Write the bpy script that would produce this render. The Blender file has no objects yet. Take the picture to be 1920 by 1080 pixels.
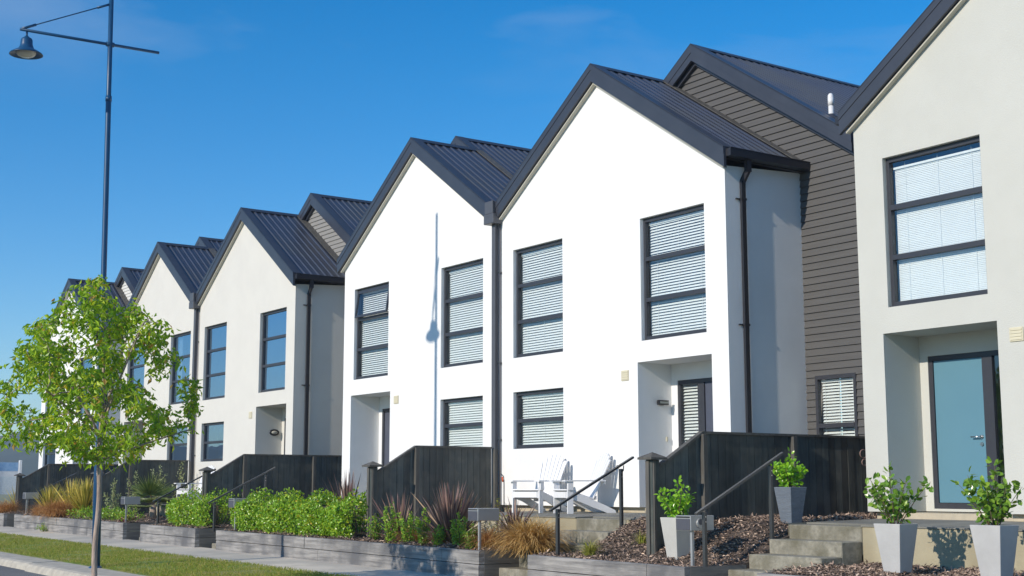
import bpy, math, random
import numpy as np
from mathutils import Vector, Matrix, Euler
random.seed(7); RNG = np.random.default_rng(7)
S = bpy.context.scene
COL = S.collection
rad = math.radians

# ------------------------------------------------------------------ materials
def nodes(m):
    m.use_nodes = True
    nt = m.node_tree; nt.nodes.clear()
    return nt, nt.nodes, nt.links

def mat(name, c1, c2=None, rough=.7, scale=4., stretch=(1, 1, 1), bump=.0, bscale=60., detail=6., metal=0., spec=.5,
        c3=None, scale3=1., lo=.35, hi=.65, island=0., coat=0., emit=None, bstretch=None):
    m = bpy.data.materials.new(name); nt, N, L = nodes(m)
    out = N.new('ShaderNodeOutputMaterial'); p = N.new('ShaderNodeBsdfPrincipled')
    L.new(p.outputs[0], out.inputs[0])
    p.inputs['Roughness'].default_value = rough; p.inputs['Metallic'].default_value = metal
    p.inputs['Specular IOR Level'].default_value = spec
    p.inputs['Coat Weight'].default_value = coat
    tc = N.new('ShaderNodeTexCoord'); mp = N.new('ShaderNodeMapping'); L.new(tc.outputs['Object'], mp.inputs[0])
    mp.inputs['Scale'].default_value = stretch
    last = None
    if c2 is None: c2 = tuple(x*.9 for x in c1)
    nz = N.new('ShaderNodeTexNoise'); nz.inputs['Scale'].default_value = scale; nz.inputs['Detail'].default_value = detail
    nz.inputs['Roughness'].default_value = .62
    L.new(mp.outputs[0], nz.inputs[0])
    rp = N.new('ShaderNodeValToRGB'); rp.color_ramp.elements[0].position = lo; rp.color_ramp.elements[1].position = hi
    rp.color_ramp.elements[0].color = (*c2, 1); rp.color_ramp.elements[1].color = (*c1, 1)
    L.new(nz.outputs[0], rp.inputs[0]); last = rp.outputs[0]
    if c3 is not None:
        n3 = N.new('ShaderNodeTexNoise'); n3.inputs['Scale'].default_value = scale3; n3.inputs['Detail'].default_value = 4
        L.new(tc.outputs['Object'], n3.inputs[0])
        r3 = N.new('ShaderNodeValToRGB'); r3.color_ramp.elements[0].position = .44; r3.color_ramp.elements[1].position = .66
        L.new(n3.outputs[0], r3.inputs[0])
        mx = N.new('ShaderNodeMixRGB'); L.new(r3.outputs[0], mx.inputs[0]); L.new(last, mx.inputs[1]); mx.inputs[2].default_value = (*c3, 1)
        last = mx.outputs[0]
    if island > 0:
        g = N.new('ShaderNodeNewGeometry'); hs = N.new('ShaderNodeHueSaturation')
        mr = N.new('ShaderNodeMapRange'); mr.inputs[3].default_value = 1-island; mr.inputs[4].default_value = 1+island
        L.new(g.outputs['Random Per Island'], mr.inputs[0]); L.new(mr.outputs[0], hs.inputs['Value']); L.new(last, hs.inputs['Color'])
        last = hs.outputs[0]
    L.new(last, p.inputs['Base Color'])
    if bump > 0:
        mb = N.new('ShaderNodeMapping'); L.new(tc.outputs['Object'], mb.inputs[0]); mb.inputs['Scale'].default_value = bstretch or stretch
        nb = N.new('ShaderNodeTexNoise'); nb.inputs['Scale'].default_value = bscale; nb.inputs['Detail'].default_value = 5
        L.new(mb.outputs[0], nb.inputs[0])
        b = N.new('ShaderNodeBump'); b.inputs['Strength'].default_value = bump; b.inputs['Distance'].default_value = .02
        L.new(nb.outputs[0], b.inputs['Height']); L.new(b.outputs[0], p.inputs['Normal'])
    return m

def leafmat(name, ramp, rough=.38, trans=.32, spec=.5):
    """ramp: list of (pos, colour) picked per leaf"""
    m = bpy.data.materials.new(name); nt, N, L = nodes(m)
    out = N.new('ShaderNodeOutputMaterial'); p = N.new('ShaderNodeBsdfPrincipled'); t = N.new('ShaderNodeBsdfTranslucent'); mx = N.new('ShaderNodeMixShader')
    g = N.new('ShaderNodeNewGeometry'); rp = N.new('ShaderNodeValToRGB')
    els = rp.color_ramp.elements
    els[0].position, els[0].color = ramp[0][0], (*ramp[0][1], 1)
    els[1].position, els[1].color = ramp[-1][0], (*ramp[-1][1], 1)
    for q, c in ramp[1:-1]:
        e = els.new(q); e.color = (*c, 1)
    L.new(g.outputs['Random Per Island'], rp.inputs[0])
    L.new(rp.outputs[0], p.inputs['Base Color'])
    br = N.new('ShaderNodeMixRGB'); br.blend_type = 'MULTIPLY'; br.inputs[0].default_value = 1; br.inputs[2].default_value = (1.5, 1.35, .6, 1)
    L.new(rp.outputs[0], br.inputs[1]); L.new(br.outputs[0], t.inputs[0])
    p.inputs['Roughness'].default_value = rough; p.inputs['Specular IOR Level'].default_value = spec
    mx.inputs[0].default_value = trans
    L.new(p.outputs[0], mx.inputs[1]); L.new(t.outputs[0], mx.inputs[2]); L.new(mx.outputs[0], out.inputs[0])
    return m

def glass(name, fac, tint=(.86, .95, .97), gl=(1, 1, 1)):
    m = bpy.data.materials.new(name); nt, N, L = nodes(m)
    out = N.new('ShaderNodeOutputMaterial'); tr = N.new('ShaderNodeBsdfTransparent'); g = N.new('ShaderNodeBsdfGlossy'); mx = N.new('ShaderNodeMixShader')
    tr.inputs[0].default_value = (*tint, 1); g.inputs[0].default_value = (*gl, 1); g.inputs['Roughness'].default_value = .01
    mx.inputs[0].default_value = fac
    tc = N.new('ShaderNodeTexCoord'); nz = N.new('ShaderNodeTexNoise'); nz.inputs['Scale'].default_value = 1.3; nz.inputs['Detail'].default_value = 1
    b = N.new('ShaderNodeBump'); b.inputs['Strength'].default_value = .04; b.inputs['Distance'].default_value = .05
    L.new(tc.outputs['Object'], nz.inputs[0]); L.new(nz.outputs[0], b.inputs['Height']); L.new(b.outputs[0], g.inputs['Normal'])
    L.new(tr.outputs[0], mx.inputs[1]); L.new(g.outputs[0], mx.inputs[2]); L.new(mx.outputs[0], out.inputs[0])
    return m

M = {}
M['plaster_white'] = mat('plaster_white', (.82, .82, .81), (.775, .775, .765), rough=.85, scale=1.6, bump=.16, bscale=45, spec=.2)
M['plaster_cream'] = mat('plaster_cream', (.655, .64, .59), (.625, .61, .565), rough=.85, scale=1.6, bump=.16, bscale=45, spec=.2)
M['plaster_grey'] = mat('plaster_grey', (.56, .56, .515), (.535, .535, .49), rough=.85, scale=1.6, bump=.18, bscale=45, spec=.2)
M['soffit'] = mat('soffit_cream', (.55, .53, .45), rough=.7)
M['roof'] = mat('roof_slate_steel', (.050, .060, .090), (.041, .050, .075), rough=.34, scale=2.0, bump=.03, bscale=8, spec=.55, c3=(.06, .065, .075), scale3=.8)
M['trim'] = mat('trim_charcoal', (.044, .050, .066), (.036, .041, .056), rough=.4, scale=3, spec=.5)
M['gutter'] = mat('gutter_dark', (.024, .024, .030), rough=.4)
M['pipe'] = mat('downpipe_charcoal', (.085, .088, .102), (.075, .078, .09), rough=.45)
M['frame'] = mat('window_frame_charcoal', (.040, .042, .052), (.034, .036, .045), rough=.42)
M['clad_dark'] = mat('weatherboard_dark', (.092, .090, .088), (.078, .076, .075), rough=.7, scale=3, stretch=(.4, 1, 6), bump=.06, bscale=30)
M['clad_grey'] = mat('weatherboard_grey', (.26, .255, .245), (.23, .225, .215), rough=.7, scale=3, stretch=(.4, 1, 6), bump=.06, bscale=30)
M['clad_white'] = mat('weatherboard_white', (.66, .66, .63), rough=.7, bump=.05)
M['blind'] = mat('blind_white', (.86, .87, .85), (.83, .84, .82), rough=.5)
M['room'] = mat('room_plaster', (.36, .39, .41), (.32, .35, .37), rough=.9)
M['curtain'] = mat('curtain_white', (.75, .78, .80), rough=.9, scale=8, stretch=(6, 1, .2))
M['glass_blind'] = glass('window_glass_clear', .13, (.94, .975, .97), (.8, .9, 1))
M['glass_sky'] = glass('window_glass_coated', .62, (.62, .75, .82), (.62, .78, .95))
M['door_aqua'] = mat('door_aqua_paint', (.105, .24, .315), (.098, .228, .30), rough=.5, scale=1)
M['door_slate'] = mat('door_slate_paint', (.075, .085, .12), rough=.45)
M['steel'] = mat('brushed_steel', (.55, .55, .56), rough=.3, metal=1.)
M['vent'] = mat('vent_cream_plastic', (.66, .61, .45), rough=.5)
M['white_pvc'] = mat('white_pvc', (.78, .78, .77), rough=.4)
M['found'] = mat('foundation_concrete', (.52, .45, .33), (.42, .37, .28), rough=.9, scale=5, bump=.2, bscale=40)
M['conc_step'] = mat('step_concrete', (.33, .31, .25), (.20, .19, .155), rough=.92, scale=11, bump=.5, bscale=45, c3=(.15, .14, .10), scale3=3)
M['conc_top'] = mat('landing_top_concrete', (.24, .235, .205), (.19, .185, .16), rough=.85, scale=3, bump=.1, bscale=60, c3=(.15, .147, .13), scale3=1.1)
M['conc_land'] = mat('landing_concrete', (.45, .40, .275), (.36, .32, .22), rough=.9, scale=6, bump=.2, bscale=50, c3=(.29, .25, .165), scale3=1.5)
M['sleeper'] = mat('weathered_sleeper', (.33, .315, .30), (.125, .12, .118), rough=.9, scale=2.2, stretch=(.6, 2, 9), bump=.35, bscale=9, bstretch=(.6, 3, 9), c3=(.12, .12, .125), scale3=1.4, lo=.32, hi=.62)
M['sleeper_end'] = mat('sleeper_return', (.20, .185, .165), (.12, .115, .105), rough=.9, scale=2.2, stretch=(2, .6, 9), bump=.3, bscale=9)
M['fence'] = mat('fence_black_stain', (.072, .086, .082), (.038, .047, .046), rough=.55, scale=3, stretch=(4, 4, .5), bump=.25, bscale=12, bstretch=(5, 5, .4), c3=(.115, .115, .10), scale3=2.2, island=.42)
M['fence_post'] = mat('fence_post_stain', (.125, .118, .104), (.07, .067, .06), rough=.7, scale=3, stretch=(4, 4, .5), bump=.25, bscale=12)
M['rail'] = mat('handrail_black', (.045, .047, .050), rough=.3, spec=.8)
M['footpath'] = mat('footpath_concrete', (.68, .61, .50), (.59, .53, .43), rough=.92, scale=2.2, bump=.1, bscale=80, c3=(.43, .40, .345), scale3=.5)
M['kerb'] = mat('kerb_concrete', (.50, .46, .38), (.36, .33, .28), rough=.9, scale=5, bump=.25, bscale=50)
M['asphalt'] = mat('asphalt', (.20, .198, .195), (.15, .149, .148), rough=.9, scale=30, bump=.3, bscale=160, c3=(.13, .13, .13), scale3=.35)
M['lawn'] = mat('lawn_turf', (.235, .30, .06), (.14, .21, .035), rough=.95, scale=3.5, bump=.6, bscale=60, c3=(.33, .27, .10), scale3=.7)
M['grass_blade'] = leafmat('grass_blade', [(0, (0.17, 0.242, 0.029)), (0.5, (0.262, 0.325, 0.051)), (0.85, (0.385, 0.363, 0.095)), (1, (0.554, 0.423, 0.175))], rough=.6, trans=.25, spec=.2)
M['dirt'] = mat('ground_soil', (.10, .085, .06), (.06, .05, .035), rough=1, scale=2, bump=.4, bscale=20)
M['dry_grass'] = mat('dry_verge', (.27, .25, .13), (.19, .20, .08), rough=1, scale=.3)
M['mulch'] = mat('bark_bed', (.12, .09, .07), (.05, .038, .032), rough=1, scale=14, bump=.8, bscale=30)
M['chip'] = leafmat('bark_chip', [(0, (0.087, 0.064, 0.054)), (0.3, (0.209, 0.155, 0.127)), (0.65, (0.348, 0.259, 0.207)), (0.88, (0.504, 0.368, 0.286)), (1, (0.799, 0.618, 0.476))], rough=.85, trans=0., spec=.25)
M['lamp_blue'] = mat('lamp_post_blue', (.010, .068, .165), (.008, .058, .14), rough=.36, spec=.4)
M['lamp_lens'] = mat('lamp_lens', (.55, .52, .44), rough=.15)
M['lamp_black'] = mat('lamp_black', (.02, .02, .022), rough=.35)
M['bark'] = mat('tree_bark', (.46, .36, .29), (.25, .19, .155), rough=.9, scale=7, stretch=(3, 3, .7), bump=.5, bscale=25, bstretch=(3, 3, .6))
M['twig'] = mat('twig_bark', (.14, .10, .06), rough=.9)
M['leaf_tree'] = leafmat('leaf_street_tree', [(0, (0.132, 0.261, 0.013)), (0.35, (0.25, 0.431, 0.019)), (0.7, (0.381, 0.562, 0.032)), (0.94, (0.558, 0.653, 0.054)), (1, (0.558, 0.287, 0.086))], trans=.38)
M['leaf_hedge'] = leafmat('leaf_hedge', [(0, (0.099, 0.23, 0.014)), (0.4, (0.206, 0.391, 0.021)), (0.8, (0.314, 0.505, 0.035)), (0.97, (0.472, 0.551, 0.05)), (1, (0.643, 0.459, 0.043))], rough=.28, trans=.3, spec=.6)
M['leaf_shrub'] = leafmat('leaf_young_shrub', [(0, (0.115, 0.269, 0.03)), (0.45, (0.221, 0.419, 0.037)), (0.85, (0.36, 0.522, 0.052)), (1, (0.589, 0.403, 0.09))], rough=.32, trans=.3)
M['leaf_pot'] = leafmat('leaf_potted', [(0, (0.113, 0.301, 0.022)), (0.5, (0.226, 0.487, 0.028)), (1, (0.43, 0.696, 0.054))], rough=.25, trans=.35, spec=.6)
M['leaf_pot_dark'] = leafmat('leaf_potted_dark', [(0, (0.078, 0.172, 0.019)), (0.5, (0.145, 0.294, 0.03)), (1, (0.289, 0.446, 0.05))], rough=.25, trans=.28, spec=.6)
M['leaf_olive'] = leafmat('leaf_olive', [(0, (0.189, 0.246, 0.109)), (0.5, (0.322, 0.378, 0.182)), (1, (0.511, 0.549, 0.292))], rough=.5, trans=.2)
M['leaf_lime'] = leafmat('leaf_lime', [(0, (.20, .25, .02)), (1, (.42, .42, .05))], rough=.4, trans=.3)
M['flax_bronze'] = leafmat('flax_bronze', [(0, (0.094, 0.055, 0.057)), (0.5, (0.207, 0.122, 0.112)), (0.85, (0.376, 0.248, 0.203)), (1, (0.564, 0.395, 0.264))], rough=.4, trans=.12)
M['flax_yellow'] = leafmat('flax_yellow', [(0, (0.222, 0.239, 0.026)), (0.5, (0.477, 0.403, 0.066)), (1, (0.762, 0.596, 0.157))], rough=.45, trans=.2)
M['tussock_gold'] = leafmat('tussock_gold', [(0, (0.255, 0.149, 0.051)), (0.5, (0.511, 0.321, 0.109)), (1, (0.798, 0.549, 0.233))], rough=.6, trans=.2, spec=.2)
M['tussock_brown'] = leafmat('tussock_brown', [(0, (0.271, 0.138, 0.053)), (0.5, (0.479, 0.243, 0.091)), (1, (0.67, 0.39, 0.166))], rough=.6, trans=.2, spec=.2)
M['tussock_green'] = leafmat('tussock_green', [(0, (0.156, 0.221, 0.024)), (0.5, (0.338, 0.351, 0.06)), (1, (0.546, 0.468, 0.168))], rough=.6, trans=.2, spec=.2)
M['palm'] = leafmat('palm_frond', [(0, (0.098, 0.168, 0.042)), (0.5, (0.168, 0.238, 0.07)), (1, (0.28, 0.322, 0.126))], rough=.45, trans=.2)
M['leaf_red'] = leafmat('leaf_red', [(0, (.12, .02, .03)), (1, (.28, .07, .08))], rough=.4, trans=.2)
M['pot_pale'] = mat('planter_pale_grey', (.475, .472, .465), (.425, .42, .415), rough=.75, scale=5, bump=.08, bscale=40)
M['pot_cream'] = mat('planter_stone_grey', (.50, .495, .465), (.45, .445, .42), rough=.75, scale=5, bump=.08, bscale=40)
M['pot_slate'] = mat('planter_slate_blue', (.155, .185, .225), (.12, .145, .18), rough=.7, scale=6, stretch=(1, 1, 4), bump=.5, bscale=22, bstretch=(1, 1, 4))
M['soil'] = mat('potting_soil', (.05, .035, .025), rough=1, bump=.5, bscale=40)
M['chair_white'] = mat('chair_white_paint', (.80, .80, .80), (.76, .76, .77), rough=.45)
M['box_silver'] = mat('letterbox_silver', (.40, .41, .415), (.37, .38, .385), rough=.38, metal=.35)
M['box_dark'] = mat('letterbox_slate', (.075, .078, .098), rough=.5)
M['orange'] = mat('orange_plastic', (.6, .10, .02), rough=.5)
M['wood_pale'] = mat('pale_timber', (.45, .33, .22), (.36, .26, .17), rough=.8)
M['sign_yellow'] = mat('sign_yellow', (.75, .52, .01), rough=.5)
M['sign_white'] = mat('sign_white', (.78, .80, .82), rough=.5)
M['sign_blue'] = mat('sign_blue', (.20, .38, .62), (.30, .48, .70), rough=.5, scale=9)
M['sign_grey'] = mat('sign_grey_print', (.58, .66, .70), (.70, .76, .78), rough=.5, scale=18)
M['hill'] = mat('hill_forest', (.045, .070, .045), (.03, .05, .035), rough=1, scale=.05, bump=.5, bscale=.2)
M['far_leaf'] = leafmat('far_tree_leaf', [(0, (.02, .035, .02)), (1, (.05, .075, .04))], trans=.1)
M['far_roof'] = mat('far_roof', (.035, .045, .065), rough=.6)
M['ornament'] = mat('rusty_wire', (.30, .20, .18), rough=.6)

# ------------------------------------------------------------------ mesh building
class MB:
    def __init__(s): s.v = []; s.f = []; s.sm = []
    def add(s, vs, fs, smooth=False):
        o = len(s.v); s.v += [tuple(p) for p in vs]; s.f += [tuple(i+o for i in f) for f in fs]; s.sm += [smooth]*len(fs)
    def quad(s, a, b, c, d): s.add([a, b, c, d], [(0, 1, 2, 3)])
    def box(s, x0, x1, y0, y1, z0, z1, bev=0.):
        if x0 > x1: x0, x1 = x1, x0
        if bev > 0 and min(x1-x0, y1-y0, z1-z0) > 2.2*bev:
            b = bev; v = []
            for z in (z0, z1):
                zi = z+b if z == z0 else z-b
                for (x, y, sx, sy) in ((x0, y0, 1, 1), (x1, y0, -1, 1), (x1, y1, -1, -1), (x0, y1, 1, -1)):
                    v += [(x+sx*b, y+sy*b, z), (x+sx*b, y, zi), (x, y+sy*b, zi)]
            o = 0; f = [(0, 9, 6, 3), (12, 15, 18, 21)]
            for k in range(4):
                n = (k+1) % 4
                a, c = 3*k, 3*n
                # side face uses edge verts: along x sides use index1, along y sides index2
                ia, ic = (1, 1) if k % 2 == 0 else (2, 2)
                f.append((a+ia, c+ic, c+ic+12, a+ia+12))
                f.append((a, c, c+ic, a+ia)); f.append((a+12+ia, c+12+ic, c+12, a+12))
                j = 2 if k % 2 == 0 else 1
                f.append((a+1, a+13, a+14, a+2)); f.append((a, a+1, a+2)); f.append((a+12, a+14, a+13))
            s.add(v, f); return
        v = [(x0, y0, z0), (x1, y0, z0), (x1, y1, z0), (x0, y1, z0), (x0, y0, z1), (x1, y0, z1), (x1, y1, z1), (x0, y1, z1)]
        s.add(v, [(0, 3, 2, 1), (4, 5, 6, 7), (0, 1, 5, 4), (1, 2, 6, 5), (2, 3, 7, 6), (3, 0, 4, 7)])
    def obox(s, c, ux, uy, uz):
        c, ux, uy, uz = map(Vector, (c, ux, uy, uz)); v = [c+a*ux+b*uy+d*uz for d in (-1, 1) for a, b in ((-1, -1), (1, -1), (1, 1), (-1, 1))]
        s.add(v, [(0, 3, 2, 1), (4, 5, 6, 7), (0, 1, 5, 4), (1, 2, 6, 5), (2, 3, 7, 6), (3, 0, 4, 7)])
    def bar(s, a, b, w, h, up=(0, 0, 1)):
        a, b = Vector(a), Vector(b); d = b-a; L = d.length; d.normalize()
        sd = d.cross(Vector(up)); sd.normalize(); u = sd.cross(d)
        s.obox((a+b)/2, d*L/2, sd*w/2, u*h/2)
    def tube(s, pts, r, n=10, cap=True, smooth=True):
        pts = [Vector([float(c) for c in p]) for p in pts]; rs = [float(q) for q in r] if isinstance(r, (list, tuple)) else [float(r)]*len(pts)
        rings = []; ref = None
        for i, p in enumerate(pts):
            d = (pts[min(i+1, len(pts)-1)]-pts[max(i-1, 0)]).normalized()
            if ref is None: ref = d.orthogonal().normalized()
            a = (ref-d*ref.dot(d)).normalized(); ref = a; b = d.cross(a)
            rings.append([p+rs[i]*(a*math.cos(2*math.pi*k/n)+b*math.sin(2*math.pi*k/n)) for k in range(n)])
        v = [q for g in rings for q in g]; f = []
        for i in range(len(pts)-1):
            for k in range(n): f.append((i*n+k, i*n+(k+1) % n, (i+1)*n+(k+1) % n, (i+1)*n+k))
        o = len(s.v); s.add(v, f, smooth)
        if cap:
            s.f += [tuple(o+k for k in range(n))[::-1], tuple(o+(len(pts)-1)*n+k for k in range(n))]; s.sm += [False, False]
    def lathe(s, prof, n=24, c=(0, 0, 0), smooth=True):
        v = [(c[0]+r*math.cos(2*math.pi*k/n), c[1]+r*math.sin(2*math.pi*k/n), c[2]+z) for r, z in prof for k in range(n)]
        f = [(i*n+k, i*n+(k+1) % n, (i+1)*n+(k+1) % n, (i+1)*n+k) for i in range(len(prof)-1) for k in range(n)]
        s.add(v, f, smooth)
    def prism(s, poly, ax, a, b):
        """poly: list of 2-D points, extruded along axis ax ('x','y') from a to b"""
        n = len(poly)
        mk = (lambda p, t: (t, p[0], p[1])) if ax == 'x' else (lambda p, t: (p[0], t, p[1]))
        v = [mk(p, a) for p in poly]+[mk(p, b) for p in poly]
        s.add(v, [tuple(range(n))[::-1], tuple(range(n, 2*n))]+[(i, (i+1) % n, n+(i+1) % n, n+i) for i in range(n)])
    def build(s, name, m, parent=None, world=True, loc=(0, 0, 0)):
        me = bpy.data.meshes.new(name); o = bpy.data.objects.new(name, me); COL.objects.link(o)
        off = Vector((0, 0, 0))
        if parent is not None:
            o.parent = parent; off = root_of(parent)
        elif world: o.location = loc; off = Vector(loc)
        v = [(p[0]-off[0], p[1]-off[1], p[2]-off[2]) for p in s.v] if world else s.v
        me.from_pydata(v, [], s.f); me.polygons.foreach_set('use_smooth', s.sm)
        me.materials.append(M[m]); me.update()
        return o

def root_of(o):
    p = Vector((0, 0, 0))
    while o is not None: p = p+o.location; o = o.parent
    return p
def tag(o, label=None, cat=None, group=None, kind=None):
    if label: o['label'] = label
    if cat: o['category'] = cat
    if group: o['group'] = group
    if kind: o['kind'] = kind
    return o
def empty(name, loc, label=None, cat=None, group=None, rz=0):
    o = bpy.data.objects.new(name, None); COL.objects.link(o); o.location = loc; o.rotation_euler = (0, 0, rz)
    o.empty_display_size = .2
    return tag(o, label, cat, group)
def part(o, label): o['label'] = label; return o
def copy_tree(o, parent=None):
    c = o.copy(); COL.objects.link(c)
    if parent is not None: c.parent = parent
    for ch in [q for q in bpy.data.objects if q.parent == o]: copy_tree(ch, c)
    return c

class Leaves:
    """many small faces, arrays joined at the end"""
    def __init__(s): s.V = []; s.F = []; s.n = 0
    def add(s, P, D, Nrm, L, W, fold=.18, rounded=False):
        P, D, Nrm = (np.asarray(a, float) for a in (P, D, Nrm)); k = len(P)
        L = np.broadcast_to(np.asarray(L, float), (k,))[:, None]; W = np.broadcast_to(np.asarray(W, float), (k,))[:, None]
        D = D/np.linalg.norm(D, axis=1, keepdims=True)
        Sd = np.cross(D, Nrm); Sd /= np.linalg.norm(Sd, axis=1, keepdims=True)+1e-9
        Up = np.cross(Sd, D)
        if rounded:
            droop = -Up*L*.08
            v = np.stack([P, P+D*L*.28+Sd*W*.42+Up*W*fold, P+D*L*.68+Sd*W*.46+Up*W*fold+droop*.5, P+D*L+droop, P+D*L*.68-Sd*W*.46+Up*W*fold+droop*.5, P+D*L*.28-Sd*W*.42+Up*W*fold, P+D*L*.5], 1)
            f = [(0, 6, 2, 1), (6, 3, 2), (0, 5, 4, 6), (6, 4, 3)]
        else:
            droop = -Up*L*.12
            v = np.stack([P, P+D*L*.45+Sd*W*.5+Up*W*fold, P+D*L+droop, P+D*L*.45-Sd*W*.5+Up*W*fold], 1)
            f = [(0, 2, 1), (0, 3, 2)]
        m = v.shape[1]; base = s.n+np.arange(k)*m
        s.V.append(v.reshape(-1, 3))
        s.F += [tuple(int(b+i) for i in q) for b in base for q in f]
        s.n += k*m
    def strips(s, pts, W):
        """pts: k x m x 3 centre lines; W: k x m half-widths (tip ~0); side direction horizontal"""
        pts = np.asarray(pts, float); k, m, _ = pts.shape
        d = pts[:, -1]-pts[:, 0]; ang = np.arctan2(d[:, 1], d[:, 0])+RNG.normal(0, .5, k)
        sd = np.stack([-np.sin(ang), np.cos(ang), np.zeros(k)], 1)[:, None, :]
        a = pts+sd*W[:, :, None]; b = pts-sd*W[:, :, None]
        v = np.stack([a, b], 2).reshape(k, 2*m, 3); base = s.n+np.arange(k)*2*m
        s.V.append(v.reshape(-1, 3))
        for q in base:
            for i in range(m-1): s.F.append((int(q+2*i), int(q+2*i+1), int(q+2*i+3), int(q+2*i+2)))
        s.n += k*2*m
    def build(s, name, m, parent=None, loc=(0, 0, 0)):
        me = bpy.data.meshes.new(name); o = bpy.data.objects.new(name, me); COL.objects.link(o)
        if parent is not None: o.parent = parent
        else: o.location = loc
        V = np.concatenate(s.V)
        me.from_pydata(V.tolist(), [], s.F); me.materials.append(M[m]); me.update()
        return o
def rdir(k, up=0.):
    d = RNG.normal(size=(k, 3)); d[:, 2] += up; return d/np.linalg.norm(d, axis=1, keepdims=True)

# ------------------------------------------------------------------ site levels
def gz(X): return -1.33-.0055*(X+20.5)             # ground at the foot of the retaining walls
def gy(X, Y): return gz(X)+.02*(min(Y, -3.6)+3.6)     # falls towards the road
PAIRS = (-6.365, -22.04, -37.716, -53.392)
ZR, SL, OC = 7.63, .665, 3.22                         # front gable ridge, slope, centre offset
ZR2, SL2, OC2 = 8.10, .67, 4.06                       # rear gable
def zr(o): return ZR-SL*abs(o-OC)
def zr2(o): return ZR2-SL2*abs(o-OC2)
EDGE, ZB = 6.498, -.337
LAND_Z, LAND_Y = -.485, -1.76

# ------------------------------------------------------------------ houses
def wall_openings(mb, T, y, brk, top, zb, ops, depth):
    """front wall in strips, with reveals round the openings; T maps (o,y,z)->world"""
    brk = sorted(set(brk+[o for p in ops for o in p[:2]]))
    for a, b in zip(brk, brk[1:]):
        mid = (a+b)/2
        cuts = sorted([(p[2], p[3]) for p in ops if p[0] < mid < p[1]])
        z = zb
        for c0, c1 in cuts:
            if c0 > z+1e-4: mb.quad(T(a, y, z), T(b, y, z), T(b, y, c0), T(a, y, c0))
            z = c1
        mb.quad(T(a, y, z), T(b, y, z), T(b, y, top(b)), T(a, y, top(a)))
    for o0, o1, z0, z1 in ops:
        if depth.get((o0, z0), 0) == 0: continue
        d = y+depth[(o0, z0)]
        mb.quad(T(o0, y, z0), T(o0, d, z0), T(o0, d, z1), T(o0, y, z1)); mb.quad(T(o1, y, z0), T(o1, d, z0), T(o1, d, z1), T(o1, y, z1))
        mb.quad(T(o0, y, z1), T(o1, y, z1), T(o1, d, z1), T(o0, d, z1)); mb.quad(T(o0, y, z0), T(o1, y, z0), T(o1, d, z0), T(o0, d, z0))

def ribbed_slope(mb, T, o_hi, o_lo, zf, y0, y1, pitch=.2, th=.03):
    """one roof slope with trapezoid ribs running from ridge to eave"""
    prof = []; y = y0
    while y < y1-.01:
        prof += [(y, 0), (min(y+pitch*.42, y1), 0), (min(y+pitch*.52, y1), th), (min(y+pitch*.72, y1), th), (min(y+pitch*.82, y1), 0)]; y += pitch
    prof.append((y1, 0))
    v = []
    for (yy, h) in prof: v += [T(o_hi, yy, zf(o_hi)+h), T(o_lo, yy, zf(o_lo)+h)]
    n = len(prof)
    mb.add(v, [(2*i, 2*i+1, 2*i+3, 2*i+2) for i in range(n-1)])
    mb.quad(T(o_hi, y0, zf(o_hi)-.05), T(o_lo, y0, zf(o_lo)-.05), T(o_lo, y1, zf(o_lo)-.05), T(o_hi, y1, zf(o_hi)-.05))
    mb.quad(T(o_lo, y0, zf(o_lo)-.05), T(o_lo, y1, zf(o_lo)-.05), T(o_lo, y1, zf(o_lo)), T(o_lo, y0, zf(o_lo)))

def rake(mb, T, o_hi, o_lo, zf, y0, y1, dz0, dz1):
    """board following the rake between heights zf+dz0 and zf+dz1"""
    v = [T(o, y, zf(o)+d) for o in (o_hi, o_lo) for y in (y0, y1) for d in (dz0, dz1)]
    mb.add(v, [(0, 1, 3, 2), (4, 6, 7, 5), (0, 4, 5, 1), (2, 3, 7, 6), (0, 2, 6, 4), (1, 5, 7, 3)])

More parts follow.
